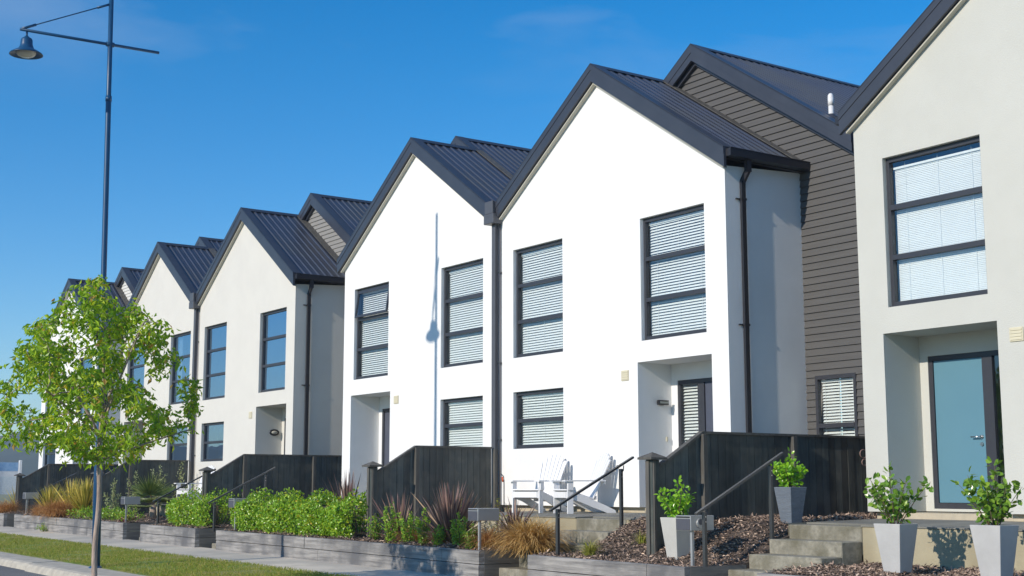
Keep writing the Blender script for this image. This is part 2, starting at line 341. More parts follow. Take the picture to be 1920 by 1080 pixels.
def window(root, T, o0, o1, z0, z1, rows, kind, y=.085, openrow=None, label=None):
    """frame, transoms, panes, blind; kind in blind, mini, bare, curtain"""
    e = empty('window', Vector(T((o0+o1)/2, y, z0))-root.location); e.parent = root
    if label: part(e, label)
    fw, fd = .055, .06
    m = MB()
    X = lambda o: T(o, 0, 0)[0]
    m.box(X(o0+.002), X(o0+fw), y-.01, y+fd, z0+.002, z1-.002); m.box(X(o1-fw), X(o1-.002), y-.01, y+fd, z0+.002, z1-.002)
    m.box(X(o0+fw), X(o1-fw), y-.01, y+fd, z0+.002, z0+fw+.02); m.box(X(o0+fw), X(o1-fw), y-.01, y+fd, z1-fw-.01, z1-.002)
    m.box(X(o0), X(o1), y-.055, y-.012, z0+.001, z0+.014)
    h = (z1-z0)/rows
    for r in range(1, rows):
        zz = z0+h*r; m.box(X(o0+fw), X(o1-fw), y-.015, y+fd, zz-.042, zz+.028)
    m.build('frame', 'frame', e)
    gm = 'glass_sky' if kind in ('bare', 'curtain') else 'glass_blind'
    for r in range(rows):
        a, b = z0+h*r+(.075 if r == 0 else .028), z0+h*(r+1)-(.065 if r == rows-1 else .042)
        g = MB(); pa, pb = o0+fw, o1-fw
        yy0 = yy1 = y+.03
        if openrow == r:
            yy0 = y-.10
            s_ = MB()
            for (p, q, c, d) in ((pa, pa+.05, a, b), (pb-.05, pb, a, b), (pa+.05, pb-.05, a, a+.05), (pa+.05, pb-.05, b-.05, b)):
                f = lambda z: yy0+(y-.015-yy0)*(z-a)/(b-a)
                v = [T(o, f(z)+t, z) for t in (-.018, .018) for o, z in ((p, c), (q, c), (q, d), (p, d))]
                s_.add(v, [(0, 1, 2, 3), (4, 7, 6, 5), (0, 4, 5, 1), (1, 5, 6, 2), (2, 6, 7, 3), (3, 7, 4, 0)])
            s_.build('sash', 'frame', e); yy1 = y-.015
        g.quad(T(pa, yy0, a), T(pb, yy0, a), T(pb, yy1, b), T(pa, yy1, b))
        g.build('pane', gm, e)
    if kind in ('blind', 'mini'):
        b = MB(); pitch = .049 if kind == 'blind' else .0245; sw = .044 if kind == 'blind' else .025; yb = y+.10
        z = z0+.05; tilt = rad((-54 if kind == 'blind' else -70)+random.uniform(-5, 5))
        while z < z1-(.16 if kind == 'mini' else .06):
            dy, dz = sw/2*math.cos(tilt), sw/2*math.sin(tilt); j = random.uniform(-.0015, .0015)
            A, B = o0+fw+.012, o1-fw-.012
            b.add([T(A, yb-dy, z+dz+j), T(B, yb-dy, z+dz-j), T(B, yb, z+.004), T(A, yb, z+.004), T(B, yb+dy, z-dz), T(A, yb+dy, z-dz)], [(0, 1, 2, 3), (3, 2, 4, 5)])
            z += pitch
        for t in (.16, .5, .84):
            o = o0+(o1-o0)*t; b.box(X(o-.002), X(o+.002), yb-.022, yb-.019, z0+.04, z1-.08)
        b.box(X(o0+fw+.01), X(o1-fw-.01), yb-.03, yb+.03, z1-(.16 if kind == 'mini' else .115), z1-(.13 if kind == 'mini' else .075))
        b.build('blind', 'blind', e)
    if kind == 'curtain':
        c = MB(); pts = []
        for side in (0, 1):
            for i in range(13):
                w = i/12*.34; o = o0+.07+w if side == 0 else o1-.07-w
                pts.append((o, y+.16+.025*math.sin(i*1.9)))
            v = [T(o, yy, z) for o, yy in pts for z in (z0+.05, z1-.05)]
            c.add(v, [(2*i, 2*i+1, 2*i+3, 2*i+2) for i in range(12)], True); pts = []
            if o0 > 4: break
        c.build('curtain', 'curtain', e)
    return e

def weatherboards(T, y, o0, o1, z0, topf, hole=None, pitch=.119):
    m = MB(); z = z0
    def seg(a, b, z, zt):
        m.quad(T(a, y-.028, z), T(b, y-.028, z), T(b, y-.004, zt), T(a, y-.004, zt)); m.quad(T(a, y, z), T(b, y, z), T(b, y-.028, z), T(a, y-.028, z))
    while z < ZR2:
        zt = z+pitch; zm = z+pitch
        half = (ZR2-.15-zt)/SL2
        if half <= 0.02: break
        a, b = max(o0, OC2-half), min(o1, OC2+half)
        # clip to the end above eaves
        if hole and hole[2]-.001 < (z+zt)/2 < hole[3]:
            seg(a, hole[0], z, zt); seg(hole[1], b, z, zt)
        else: seg(a, b, z, zt)
        z = zt
    # backing sheet closes the stepped gable edge
    pts = [(o0, z0), (o1, z0), (o1, zr2(o1)-.05), (OC2, ZR2-.05), (o0, zr2(o0)-.05)]
    if hole:
        h = hole
        m.quad(T(o0, y+.02, z0), T(h[0], y+.02, z0), T(h[0], y+.02, zr2(h[0])-.05), T(o0, y+.02, zr2(o0)-.05)) if h[0] < OC2 else m.add([T(o, y+.02, z) for o, z in ((o0, z0), (h[0], z0), (h[0], zr2(h[0])-.05), (OC2, ZR2-.05), (o0, zr2(o0)-.05))], [(0, 1, 2, 3, 4)])
        m.quad(T(h[1], y+.02, z0), T(o1, y+.02, z0), T(o1, y+.02, zr2(o1)-.05), T(h[1], y+.02, zr2(h[1])-.05))
        m.quad(T(h[0], y+.02, h[3]), T(h[1], y+.02, h[3]), T(h[1], y+.02, zr2(h[1])-.05), T(h[0], y+.02, zr2(h[0])-.05))
    else: m.add([T(o, y+.02, z) for o, z in pts], [(0, 1, 2, 3, 4)])
    return m

def house(P, s, name, label, wallm, cladm, kinds, door, lamp=None, openrow=None, linkwin=False, vpipe=False, endwall=False):
    T = lambda o, y, z: (P+s*o, y, z)
    X = lambda o: P+s*o
    root = empty(name, (P+s*OC, 1., -1.2), label, 'house', 'gabled townhouses in the row')
    wo, wi, wl, po = (4.376, 5.996, 2.479, 4.61), (.533, 2.14, 2.479, 4.61), (.533, 2.14, .726, 1.817), (4.262, 6.103, ZB, 2.118)
    top = lambda o: zr(o)-.31
    m = MB()
    wall_openings(m, T, 0, [.0, OC, EDGE], top, ZB, [wo, wi, wl, po], {(wo[0], wo[2]): .15, (wi[0], wi[2]): .15, (wl[0], wl[2]): .15})
    m.quad(T(0, 0, ZB), T(po[0], 0, ZB), T(po[0], .14, ZB), T(0, .14, ZB)); m.quad(T(po[1], 0, ZB), T(EDGE, 0, ZB), T(EDGE, .14, ZB), T(po[1], .14, ZB))
    m.build('front_wall', wallm, root)
    # side wall of the front block, beside the gap between the pairs
    m = MB(); m.quad(T(EDGE, 0, ZB), T(EDGE, 1.75, ZB), T(EDGE, 1.75, top(EDGE)+.10), T(EDGE, 0, top(EDGE)))
    m.quad(T(EDGE, 0, ZB), T(EDGE, 1.75, ZB), T(EDGE-.06, 1.75, ZB), T(EDGE-.06, 0, ZB))
    m.build('side_wall', wallm, root)
    if endwall: m = MB(); m.add([T(0, 0, ZB), T(0, 9, ZB), T(0, 9, 5.3), T(0, 0, top(0))], [(0, 1, 2, 3)]); m.build('end_wall', wallm, root)
    # porch recess
    m = MB(); d = .76
    m.quad(T(po[0], 0, ZB), T(po[0], d, ZB), T(po[0], d, 2.118), T(po[0], 0, 2.118)); m.quad(T(po[1], 0, ZB), T(po[1], d, ZB), T(po[1], d, 2.118), T(po[1], 0, 2.118))
    m.quad(T(po[0], 0, 2.118), T(po[1], 0, 2.118), T(po[1], d, 2.118), T(po[0], d, 2.118))
    fo = (4.42, 5.965, -.30, 1.83)                              # door frame opening in the back wall
    wall_openings(m, T, d, [po[0], po[1]], lambda o: 2.118, ZB, [fo], {(fo[0], fo[2]): .1})
    m.build('porch', wallm, root)
    m = MB(); m.box(X(po[0]), X(po[1]), .125, d+.1, LAND_Z-.05, ZB-.012)
    m.box(X(.02), X(po[0]-.004), .12, .17, -1.25, ZB-.004); m.box(X(po[1]+.004), X(EDGE-.06), .12, .17, -1.25, ZB-.004); m.box(X(EDGE-.10), X(EDGE-.062), .175, 1.75, -1.25, ZB-.004)
    m.build('foundation', 'found', root)
    # inner room lining seen through the glass
    m = MB(); m.quad(T(.05, 1.7, -.3), T(6.4, 1.7, -.3), T(6.4, 1.7, 5.0), T(.05, 1.7, 5.0)); m.quad(T(.05, .16, 2.2), T(6.4, .16, 2.2), T(6.4, 1.7, 2.2), T(.05, 1.7, 2.2)); m.quad(T(.05, .16, 4.9), T(6.4, .16, 4.9), T(6.4, 1.7, 4.9), T(.05, 1.7, 4.9))
    for o in (2.3, 4.2, 6.44): m.quad(T(o, .16 if o != 4.2 else .87, -.3), T(o, 1.7, -.3), T(o, 1.7, 4.9), T(o, .16 if o != 4.2 else .87, 4.9))
    m.build('room_lining', 'room', root)
    window(root, T, *wo, 3, kinds[0], openrow=openrow); window(root, T, *wi, 3, kinds[1]); window(root, T, *wl, 2, kinds[2])
    # entrance door with side light
    e = empty('front_door', Vector(T(5.2, d, -.3))-root.location); e.parent = root
    m = MB(); y0, y1 = d+.012, d+.07
    m.box(X(fo[0]+.002), X(fo[0]+.06), y0, y1, fo[2], fo[3]-.002); m.box(X(fo[1]-.07), X(fo[1]-.002), y0, y1, fo[2], fo[3]-.002)
    m.box(X(fo[0]+.06), X(fo[1]-.07), y0, y1, fo[3]-.07, fo[3]-.002); m.box(X(fo[0]+.06), X(fo[1]-.07), y0, y1, fo[2], fo[2]+.08); m.box(X(4.92), X(5.08), y0-.004, y1, fo[2]+.08, fo[3]-.07)
    m.build('door_frame', 'frame', e)
    m = MB(); m.box(X(5.085), X(fo[1]-.075), y0+.02, y0+.05, fo[2]+.085, fo[3]-.075); m.build('door_leaf', door, e)
    g = MB(); g.quad(T(fo[0]+.06, y0+.03, fo[2]+.08), T(4.92, y0+.03, fo[2]+.08), T(4.92, y0+.03, fo[3]-.07), T(fo[0]+.06, y0+.03, fo[3]-.07)); g.build('side_light', 'glass_blind', e)
    if kinds[0] == 'blind':
        b = MB(); z = fo[2]+.1
        while z < fo[3]-.13:
            b.quad(T(fo[0]+.07, y0+.06, z+.016), T(4.91, y0+.06, z+.016), T(4.91, y0+.09, z+.05), T(fo[0]+.07, y0+.09, z+.05)); z += .055
        b.build('blind', 'blind', e)
    h = MB(); ox = 5.15
    h.tube([T(ox, y0+.02, .675), T(ox, y0-.035, .675)], .013); h.tube([T(ox, y0-.035, .675), T(ox+.14, y0-.035, .675)], .010); h.tube([T(ox, y0+.02, .675), T(ox, y0+.005, .675)], .027, 16)
    h.build('handle', 'steel', e); h = MB(); h.tube([T(ox, y0+.02, .575), T(ox, y0+.003, .575)], .026, 16); h.build('lock', 'steel', e)
    # front roof
    m = MB(); f0, f1 = -.09, 1.76
    ribbed_slope(m, T, OC, EDGE+.12, zr, f0, f1); ribbed_slope(m, T, OC, .0, zr, f0, f1)
    rf = m.build('roof', 'roof', root)
    m = MB()
    for lo in (EDGE+.14, .0):
        rake(m, T, OC, lo, zr, -.145, -.092, -.285, .035); rake(m, T, OC, lo, zr, -.155, -.146, -.07, .045); rake(m, T, OC, lo, zr, -.155, .07, .036, .058)
    m.build('barge_board', 'trim', rf)
    m = MB()
    for lo in (EDGE+.06, .0): rake(m, T, OC, lo, zr, -.09, -.002, -.33, -.30)
    m.build('soffit', 'soffit', rf)
    m = MB(); w = .13
    m.add([T(OC-w, f0, ZR-SL*w+.045), T(OC, f0, ZR+.055), T(OC+w, f0, ZR-SL*w+.045), T(OC-w, f1, ZR-SL*w+.045), T(OC, f1, ZR+.055), T(OC+w, f1, ZR-SL*w+.045)], [(0, 1, 4, 3), (1, 2, 5, 4)])
    m.build('ridge_cap', 'trim', rf)
    m = MB(); a, b = EDGE+.10, EDGE+.25
    m.box(X(a), X(b), -.09, 1.93, 5.25, 5.262); m.box(X(b-.012), X(b), -.09, 1.93, 5.263, 5.37); m.box(X(a), X(b), -.10, -.091, 5.25, 5.37); m.box(X(a), X(b), 1.931, 1.94, 5.25, 5.37); m.box(X(a), X(a+.01), -.09, 1.93, 5.263, 5.34); m.box(X(b-.014), X(b+.008), -.10, 1.94, 5.371, 5.385)
    m.box(X(EDGE+.004), X(a-.002), -.09, 1.93, 5.236, 5.247)
    m.build('gutter', 'gutter', root)
    e = empty('downpipe', Vector(T(EDGE, .36, -1.))-root.location); e.parent = root
    m = MB(); m.box(X(EDGE+.0145), X(EDGE+.060), .31, .41, -1., 4.93, .006); m.bar(T(EDGE+.037, .36, 4.91), T(EDGE+.165, .36, 5.08), .10, .05, (0, 1, 0)); m.box(X(EDGE+.13), X(EDGE+.20), .311, .409, 5.05, 5.249)
    m.build('pipe', 'gutter', e)
    for z in (.3, 2.55, 4.6):
        m = MB(); m.box(X(EDGE+.002), X(EDGE+.066), .30, .42, z, z+.035); m.box(X(EDGE+.005), X(EDGE+.03), .22, .30, z+.006, z+.028); m.build('bracket', 'gutter', e)
    # rear block
    m = weatherboards(T, 1.75, .0, 7.80, -1.2, zr2, (6.70, 7.56, .18, 1.80) if linkwin else None); m.build('rear_wall', cladm, root)
    if linkwin:
        window(root, T, 6.70, 7.56, .18, 1.80, 2, 'blind', y=1.728)
    m = MB(); f0, f1 = 1.62, 10.0
    ribbed_slope(m, T, OC2, 7.80, zr2, f0, f1, .19); ribbed_slope(m, T, OC2, .04, zr2, f0, f1, .19)
    rr = m.build('rear_roof', 'roof', root)
    m = MB()
    for lo in (7.79, .04):
        rake(m, T, OC2, lo, zr2, 1.565, 1.618, -.27, .035); rake(m, T, OC2, lo, zr2, 1.555, 1.564, -.12, .045); rake(m, T, OC2, lo, zr2, 1.555, 1.80, .036, .060); rake(m, T, OC2, lo, zr2, 1.66, 1.728, -.34, -.25); rake(m, T, OC2, lo, zr2, 1.62, 1.728, -.20, -.18)
    m.build('barge_board', 'trim', rr)
    m = MB(); m.add([T(OC2-w, f0, ZR2-SL2*w+.045), T(OC2, f0, ZR2+.055), T(OC2+w, f0, ZR2-SL2*w+.045), T(OC2-w, f1, ZR2-SL2*w+.045), T(OC2, f1, ZR2+.055), T(OC2+w, f1, ZR2-SL2*w+.045)], [(0, 1, 4, 3), (1, 2, 5, 4)]); m.build('ridge_cap', 'trim', rr)
    # flashing where the front roof meets the rear wall
    m = MB()
    for lo in (EDGE+.1, .0): rake(m, T, OC, lo, zr, 1.52, 1.728, .036, .05)
    m.build('flashing', 'fence_post', rf)
    m = MB(); m.quad(T(7.79, 1.78, -1.2), T(7.79, 9.9, -1.2), T(7.79, 9.9, 5.5), T(7.79, 1.78, 5.5)); m.add([T(.02, 9.9, -1.2), T(7.79, 9.9, -1.2), T(7.79, 9.9, 5.5), T(OC2, 9.9, 8.0), T(.02, 9.9, 5.3)], [(0, 1, 2, 3, 4)]); m.build('back_wall', cladm, root)
    # small plate beside the porch
    o = 3.93 if s > 0 else 3.98
    v = empty('wall_vent', Vector(T(o, 0, 1.92))-root.location); v.parent = root
    m = MB(); m.box(X(o-.10), X(o+.10), -.016, -.002, 1.825, 2.005, .004); m.build('cover', 'vent', v)
    m = MB()
    for k in range(4): m.box(X(o-.085), X(o+.085), -.024, -.017, 1.845+.04*k, 1.868+.04*k)
    m.build('louvre', 'vent', v)
    if lamp:
        inner = po[0] if s > 0 else po[1]; sg = 1
        e = empty('porch_lamp', Vector(T(inner, .5, 1.45))-root.location); e.parent = root
        xw = P+s*inner+.002
        if lamp == 'bar':
            m = MB(); m.box(xw, xw+.02, .46, .56, 1.40, 1.48); m.box(xw+.021, xw+.09, .40, .62, 1.405, 1.425, .004); m.box(xw+.021, xw+.09, .40, .62, 1.465, 1.485, .004); m.box(xw+.021, xw+.09, .40, .415, 1.426, 1.464); m.build('housing', 'lamp_black', e)
            m = MB(); m.box(xw+.022, xw+.082, .416, .62, 1.427, 1.463); m.build('diffuser', 'lamp_lens', e)
        else:
            ring = [(xw+.03, .53+.12*math.cos(t*math.pi/10), 1.45+.065*math.sin(t*math.pi/10)) for t in range(21)]
            m = MB(); m.tube(ring, .024, 8, False); m.box(xw, xw+.025, .43, .63, 1.40, 1.50); m.build('housing', 'lamp_black', e)
            m = MB(); m.lathe([(0.0, .0), (.05, -.004), (.09, -.02), (.10, -.05)], 18, (0, 0, 0))
            mm = MB(); mm.add([(xw+.075+z, .53+.95*x, 1.45+.5*y) for x, y, z in m.v], m.f, True); mm.build('diffuser', 'lamp_lens', e)
        m = MB(); m.box(xw, xw+.016, .61, .65, .78, .86, .004); m.build('doorbell', 'vent', root)
    if vpipe:
        e = empty('vent_pipe', Vector((-15.08, 2.05, 6.05))-root.location); e.parent = root
        m = MB(); m.tube([(-15.08, 2.05, 5.85), (-15.08, 2.05, 6.36)], .044, 14); m.tube([(-15.08, 2.05, 6.36), (-15.08, 2.05, 6.50)], .050, 14); m.lathe([(.050, .0), (.047, .04), (.025, .07), (0, .075)], 14, (-15.08, 2.05, 6.50)); m.build('pipe', 'white_pvc', e)
        m = MB(); m.lathe([(.15, -.12), (.13, .02), (.075, .06), (.06, .09)], 16, (-15.08, 2.05, 6.12)); m.build('boot', 'trim', e)
    return root

def valley_pipe(P, root):
    e = empty('valley_downpipe', Vector((P, -.1, 5.))-root.location); e.parent = root
    m = MB(); m.box(P-.15, P+.13, -.225, -.157, 5.40, 5.66, .008); m.box(P-.17, P+.17, -.235, -.02, 5.20, 5.398, .008); m.box(P-.07, P+.05, -.238, -.236, 5.34, 5.36)
    m.build('rainhead', 'pipe', e)
    m = MB(); m.box(P-.06, P+.06, -.115, -.03, -.9, 5.198, .008); m.build('pipe', 'pipe', e)
    m = MB(); m.tube([(P+.125, -.035, -.9), (P+.125, -.035, 5.2)], .016, 8)
    for z in (.9, 2.4, 4.2): m.box(P+.10, P+.15, -.06, -.002, z, z+.03)
    m.build('conduit', 'pipe', e)

HF = house(PAIRS[0], -1, 'townhouse', 'pale grey gabled townhouse with an aqua blue front door', 'plaster_grey', 'clad_dark', ('mini', 'mini', 'mini'), 'door_aqua')
HD = house(PAIRS[1], 1, 'townhouse', 'bright white gabled townhouse with white garden chairs at its front wall', 'plaster_white', 'clad_dark', ('blind', 'blind', 'blind'), 'door_slate', lamp='bar', linkwin=True, vpipe=True)
HC = house(PAIRS[1], -1, 'townhouse', 'bright white gabled townhouse with the street lamp shadow on its front wall', 'plaster_white', 'clad_grey', ('blind', 'blind', 'blind'), 'door_slate', openrow=2)
HB = house(PAIRS[2], 1, 'townhouse', 'cream gabled townhouse with an oval bulkhead lamp in its porch', 'plaster_cream', 'clad_grey', ('bare', 'bare', 'bare'), 'door_slate', lamp='oval')
HA = house(PAIRS[2], -1, 'townhouse', 'cream gabled townhouse half hidden behind the street tree', 'plaster_cream', 'clad_grey', ('curtain', 'curtain', 'bare'), 'door_slate')
HZ = house(PAIRS[3], 1, 'townhouse', 'last townhouse of the row, its gable just above the street tree', 'plaster_white', 'clad_white', ('bare', 'bare', 'bare'), 'door_slate', lamp='oval', endwall=True)
valley_pipe(PAIRS[1], HC); valley_pipe(PAIRS[2], HA)

# ------------------------------------------------------------------ ground, road, paths
def sheet(name, m, pts, kind='structure'):
    me = MB(); me.add(pts, [tuple(range(len(pts)))]); o = me.build(name, m); o['kind'] = kind; return o
sheet('ground', 'dry_grass', [(-1500, -1500, -2.1), (1500, -1500, -2.1), (1500, 1500, -2.1), (-1500, 1500, -2.1)])
XA, XB = -120., 12.
def strip(name, m, y0, y1, dz0, dz1, nseg=1, xa=XA, xb=XB):
    me = MB(); q = lambda X, Y, dz: (X, Y, gy(X, Y)+dz)
    me.quad(q(xa, y0, dz0), q(xb, y0, dz0), q(xb, y1, dz1), q(xa, y1, dz1)); o = me.build(name, m); o['kind'] = 'structure'; return o
strip('road', 'asphalt', -30, -7.75, -.13, -.13)
strip('footpath', 'footpath', -4.98, -3.45, 0, 0)
me = MB()
for k in range(40):
    X = -70+2.1*k; me.add([(X, -4.975, gy(X, -4.975)+.002), (X+.018, -4.975, gy(X, -4.975)+.002), (X+.018, -3.6, gz(X)+.002), (X, -3.6, gz(X)+.002)], [(0, 1, 2, 3)])
j = me.build('footpath_joints', 'kerb'); j['kind'] = 'structure'
# turf berm, gently uneven
me = MB(); nx, ny = 120, 12; xs = np.linspace(-60, 0, nx); ys = np.linspace(-7.24, -4.975, ny); v = []
for X in xs:
    for i, Y in enumerate(ys):
        h = 0 if i in (0, ny-1) else .018+.012*math.sin(X*1.7+Y*2.3)+.01*math.sin(X*4.1-Y*3)
        v.append((X, Y, gy(X, Y)+h+.003))
me.add(v, [(i*ny+k, (i+1)*ny+k, (i+1)*ny+k+1, i*ny+k+1) for i in range(nx-1) for k in range(ny-1)], True)
o = me.build('lawn', 'lawn'); o['kind'] = 'structure'
lv = Leaves(); k = 60000
X = -44+28*RNG.random(k)**.8; Y = -7.22+2.25*RNG.random(k)
Z = np.array([gy(a, b) for a, b in zip(X, Y)])+.01
D = rdir(k, 1.6); lv.add(np.stack([X, Y, Z], 1), D, rdir(k), .035+.035*RNG.random(k), .009, 0)
tag(lv.build('grass', 'grass_blade'), kind='stuff')
# kerb in cast lengths with a step at the left
def kerb(xa, xb, dy=0.):
    m = MB(); y0, y1 = -7.80+dy, -7.24
    prof = [(y1, .0), (y1-.02, .012), (y0+.10, .008), (y0+.035, -.012), (y0, -.06), (y0-.03, -.16), (y1, -.3)]
    n = len(prof); v = []
    for X in (xa, xb): v += [(X, y, gy(X, y)+z) for y, z in prof]
    m.add(v, [tuple(range(n)), tuple(range(n, 2*n))[::-1]]+[(i, n+i, n+(i+1) % n, (i+1) % n) for i in range(n)])
    o = m.build('kerb', 'kerb'); o['kind'] = 'structure'; return o
xk = -70.
for L_ in [4]*11: kerb(xk, xk+L_-.02); xk += L_
kerb(-26.0+.12, -20.02, -.06); kerb(-20., -12.02, -.06); kerb(-12., 8, -.06)

# ------------------------------------------------------------------ garden beds, retaining walls, steps
BEDS = [(-11.45, -4.0), (-16.0, -12.68), (-27.28, -17.25), (-31.87, -28.43), (-42.85, -33.07), (-52., -44.04)]
def bedz(X, Y):
    t = min(1, max(0, (Y+3.5)/2.4)); n = .02*math.sin(X*5.1+Y*3.3)+.015*math.sin(X*11-Y*8)
    zt = gz(X)+.375
    if -16.1 <= X <= -12.6:
        z = max(zt, min(-.46, -.47-.40*(-1.76-Y)))
        d = min(-12.68-X, X+16.0)
        if d < .5: z += (min(z, max(zt-.0, -.60-.486*max(0, -1.76-Y)))-z)*(1-max(0, d)/.5)**1.5
        return z+n*min(1, (Y+3.5)*3+.2)
    if X > -12: return zt+.09*t+n
    return zt+.16*t+n
gnd = MB()
for xa, xb in BEDS:
    nx, ny = int((xb-xa)*6)+2, 30
    yb = 1.7 if xa == -16.0 else -.02
    ys = np.linspace(-3.5, yb, ny); ins = lambda Y: .076 if Y < -3.0 else .004
    gnd.add([(X, Y, bedz(X, Y)) for t in np.linspace(0, 1, nx) for Y in ys for X in (xa+ins(Y)+(xb-xa-2*ins(Y))*t,)], [(i*ny+k, (i+1)*ny+k, (i+1)*ny+k+1, i*ny+k+1) for i in range(nx-1) for k in range(ny-1)], True)
for xa, xb in ((-31.2, -28.6),):
    gnd.quad((xa, 0, -.75), (xb, 0, -.75), (xb, 1.74, -.75), (xa, 1.74, -.75))
for xa, xb in BEDS:
    yb = 1.7 if xa == -16.0 else -.02; ys = np.linspace(-3.5, yb, 30)
    for X in (xa+.004, xb-.004):
        for y0, y1 in zip(ys, ys[1:]):
          if y0 > -3.1: gnd.quad((X, y0, bedz(X, y0)), (X, y1, bedz(X, y1)), (X, y1, -1.6), (X, y0, -1.6))
o = gnd.build('garden_bed', 'mulch'); o['kind'] = 'structure'
# bark chips, thick where they are near
chips = Leaves()
def scatter_chips(xa, xb, ya, yb, n, smin, smax, avoid=()):
    X = xa+(xb-xa)*RNG.random(n); Y = ya+(yb-ya)*RNG.random(n)
    keep = np.ones(n, bool)
    for a in avoid: keep &= ~((X > a[0]) & (X < a[1]) & (Y > a[2]) & (Y < a[3]))
    X, Y = X[keep], Y[keep]; n = len(X)
    Z = np.array([bedz(a, b) for a, b in zip(X, Y)])+.004+.028*RNG.random(n)
    D = RNG.normal(size=(n, 3)); D[:, 2] *= .35; Nr = rdir(n)*.55+np.array([0, 0, 1.])
    chips.add(np.stack([X, Y, Z], 1), D, Nr, smin+(smax-smin)*RNG.random(n), .014+.022*RNG.random(n), .25)
scatter_chips(-15.98, -12.7, -3.48, 1.2, 19000, .03, .085, [(-16, -12.6, 1.75, 3)])
scatter_chips(-11.42, -6.0, -3.48, LAND_Y-.01, 17000, .03, .085)
scatter_chips(-27.2, -17.3, -3.48, -2.2, 7000, .04, .09)
scatter_chips(-31.8, -28.5, -3.48, -2.4, 2000, .04, .09); scatter_chips(-42.8, -33.1, -3.48, -2.2, 4500, .04, .1); scatter_chips(-47, -44.1, -3.48, -2.8, 900, .04, .1)
tag(chips.build('bark_mulch', 'chip'), kind='stuff')

WLAB = ['grey sleeper retaining wall under the two pale planters', 'grey sleeper retaining wall between the two nearest flights of steps', 'long weathered sleeper retaining wall below the hedge and bronze flax',
        'short grey sleeper retaining wall below the small rounded hedge', 'grey sleeper retaining wall below the yellow flax, behind the tree trunk', 'far end of the grey sleeper retaining wall at the left edge']
for (xa, xb), lb in zip(BEDS, WLAB):
    e = empty('retaining_wall', ((xa+xb)/2, -3.55, gz((xa+xb)/2)), lb, 'retaining wall', 'timber retaining walls along the footpath')
    dz = lambda X: gz(X)
    for row in (0, 1):
        x = xa
        cut = random.uniform(1.6, 2.8)
        while x < xb-.01:
            x2 = min(x+(cut if x == xa else 2.4), xb)
            if xb-x2 < .5: x2 = xb
            m = MB(); z0, z1 = (-.12, .194) if row == 0 else (.206, .40); jy = random.uniform(-.006, .006)
            a, b = x+.004, x2-.004
            v = [(X, Y, gz(X)+z) for X in (a, b) for Y, z in ((-3.6+jy, z0), (-3.6+jy, z1-.012), (-3.588+jy, z1), (-3.50, z1), (-3.50, z0))]
            m.add(v, [(4, 3, 2, 1, 0), (5, 6, 7, 8, 9)]+[(i, (i+1) % 5, 5+(i+1) % 5, 5+i) for i in range(5)]); m.build('sleeper', 'sleeper', e); x = x2
    for X, sg in ((xa, 1), (xb, -1)):
        if X in (-4.0, -52.): continue
        m = MB(); a, b = X+sg*.002, X+sg*.075
        for z0, z1 in ((-.12, .196), (.204, .398)): m.box(a, b, -3.497, -2.55, gz(X)+z0, gz(X)+z1)
        m.box(a-sg*.0, b, -3.499, -3.42, gz(X)+.399, gz(X)+.402)
        m.build('return_sleeper', 'sleeper_end', e)

SLAB = {0: 'concrete steps and landing leading up to the aqua door', 1: 'concrete steps and landing under the two white garden chairs', 2: 'concrete steps beside the long hedge, mostly hidden by leaves', 3: 'concrete steps and landing behind the fan palm', 4: 'concrete steps behind the yellow flax near the far fence'}
def steps(P, s, lb):
    X = lambda o: P+s*o
    a, b, end = (5.1, 6.32, 6.325) if s < 0 else (4.79, 6.04, 6.70)
    e = empty('entrance_steps', (X((a+b)/2), -2.5, gz(X(a))), lb, 'steps', 'concrete entrance steps')
    m = MB(); ya = LAND_Y
    m.box(X(1.35), X(a)-s*.003, ya, .04, -1.1, LAND_Z, .012); m.box(X(a), X(b), ya+.34, .04, -1.1, LAND_Z-.001); m.box(X(b)+s*.003, X(max(end, b+.006)), ya, .04, -1.1, LAND_Z, .002)
    m.build('landing', 'conc_land', e)
    m = MB()
    for o0, o1, y0 in ((X(1.352), X(a)-s*.004, ya-.012), (X(a)-s*.003, X(b)+s*.003, ya+.342), (X(b)+s*.004, X(max(end, b+.006)), ya-.012)):
        fz = lambda y: LAND_Z+.018+.034*(y-ya)/1.8
        m.add([(x, y, z) for z in (0, 1) for x, y, z in ((o0, y0, LAND_Z+.001 if z == 0 else fz(y0)), (o1, y0, LAND_Z+.001 if z == 0 else fz(y0)), (o1, .118, LAND_Z+.001 if z == 0 else fz(.118)), (o0, .118, LAND_Z+.001 if z == 0 else fz(.118)))], [(0, 3, 2, 1), (4, 5, 6, 7), (0, 1, 5, 4), (1, 2, 6, 5), (2, 3, 7, 6), (3, 0, 4, 7)])
    m.build('surface', 'conc_top', e)
    for k in range(5):
        z = LAND_Z-.18*k; y = ya-.37*k
        m = MB(); m.box(X(a), X(b), y, y+(.369 if k else .338), gz(X(a))-.1 if k > 2 else z-.35, z, .010); st = m.build('step', 'conc_step', e)
    return e
for i, (P, s) in enumerate(((PAIRS[0], -1), (PAIRS[1], 1), (PAIRS[1], -1), (PAIRS[2], 1), (PAIRS[2], -1))): steps(P, s, SLAB[i])

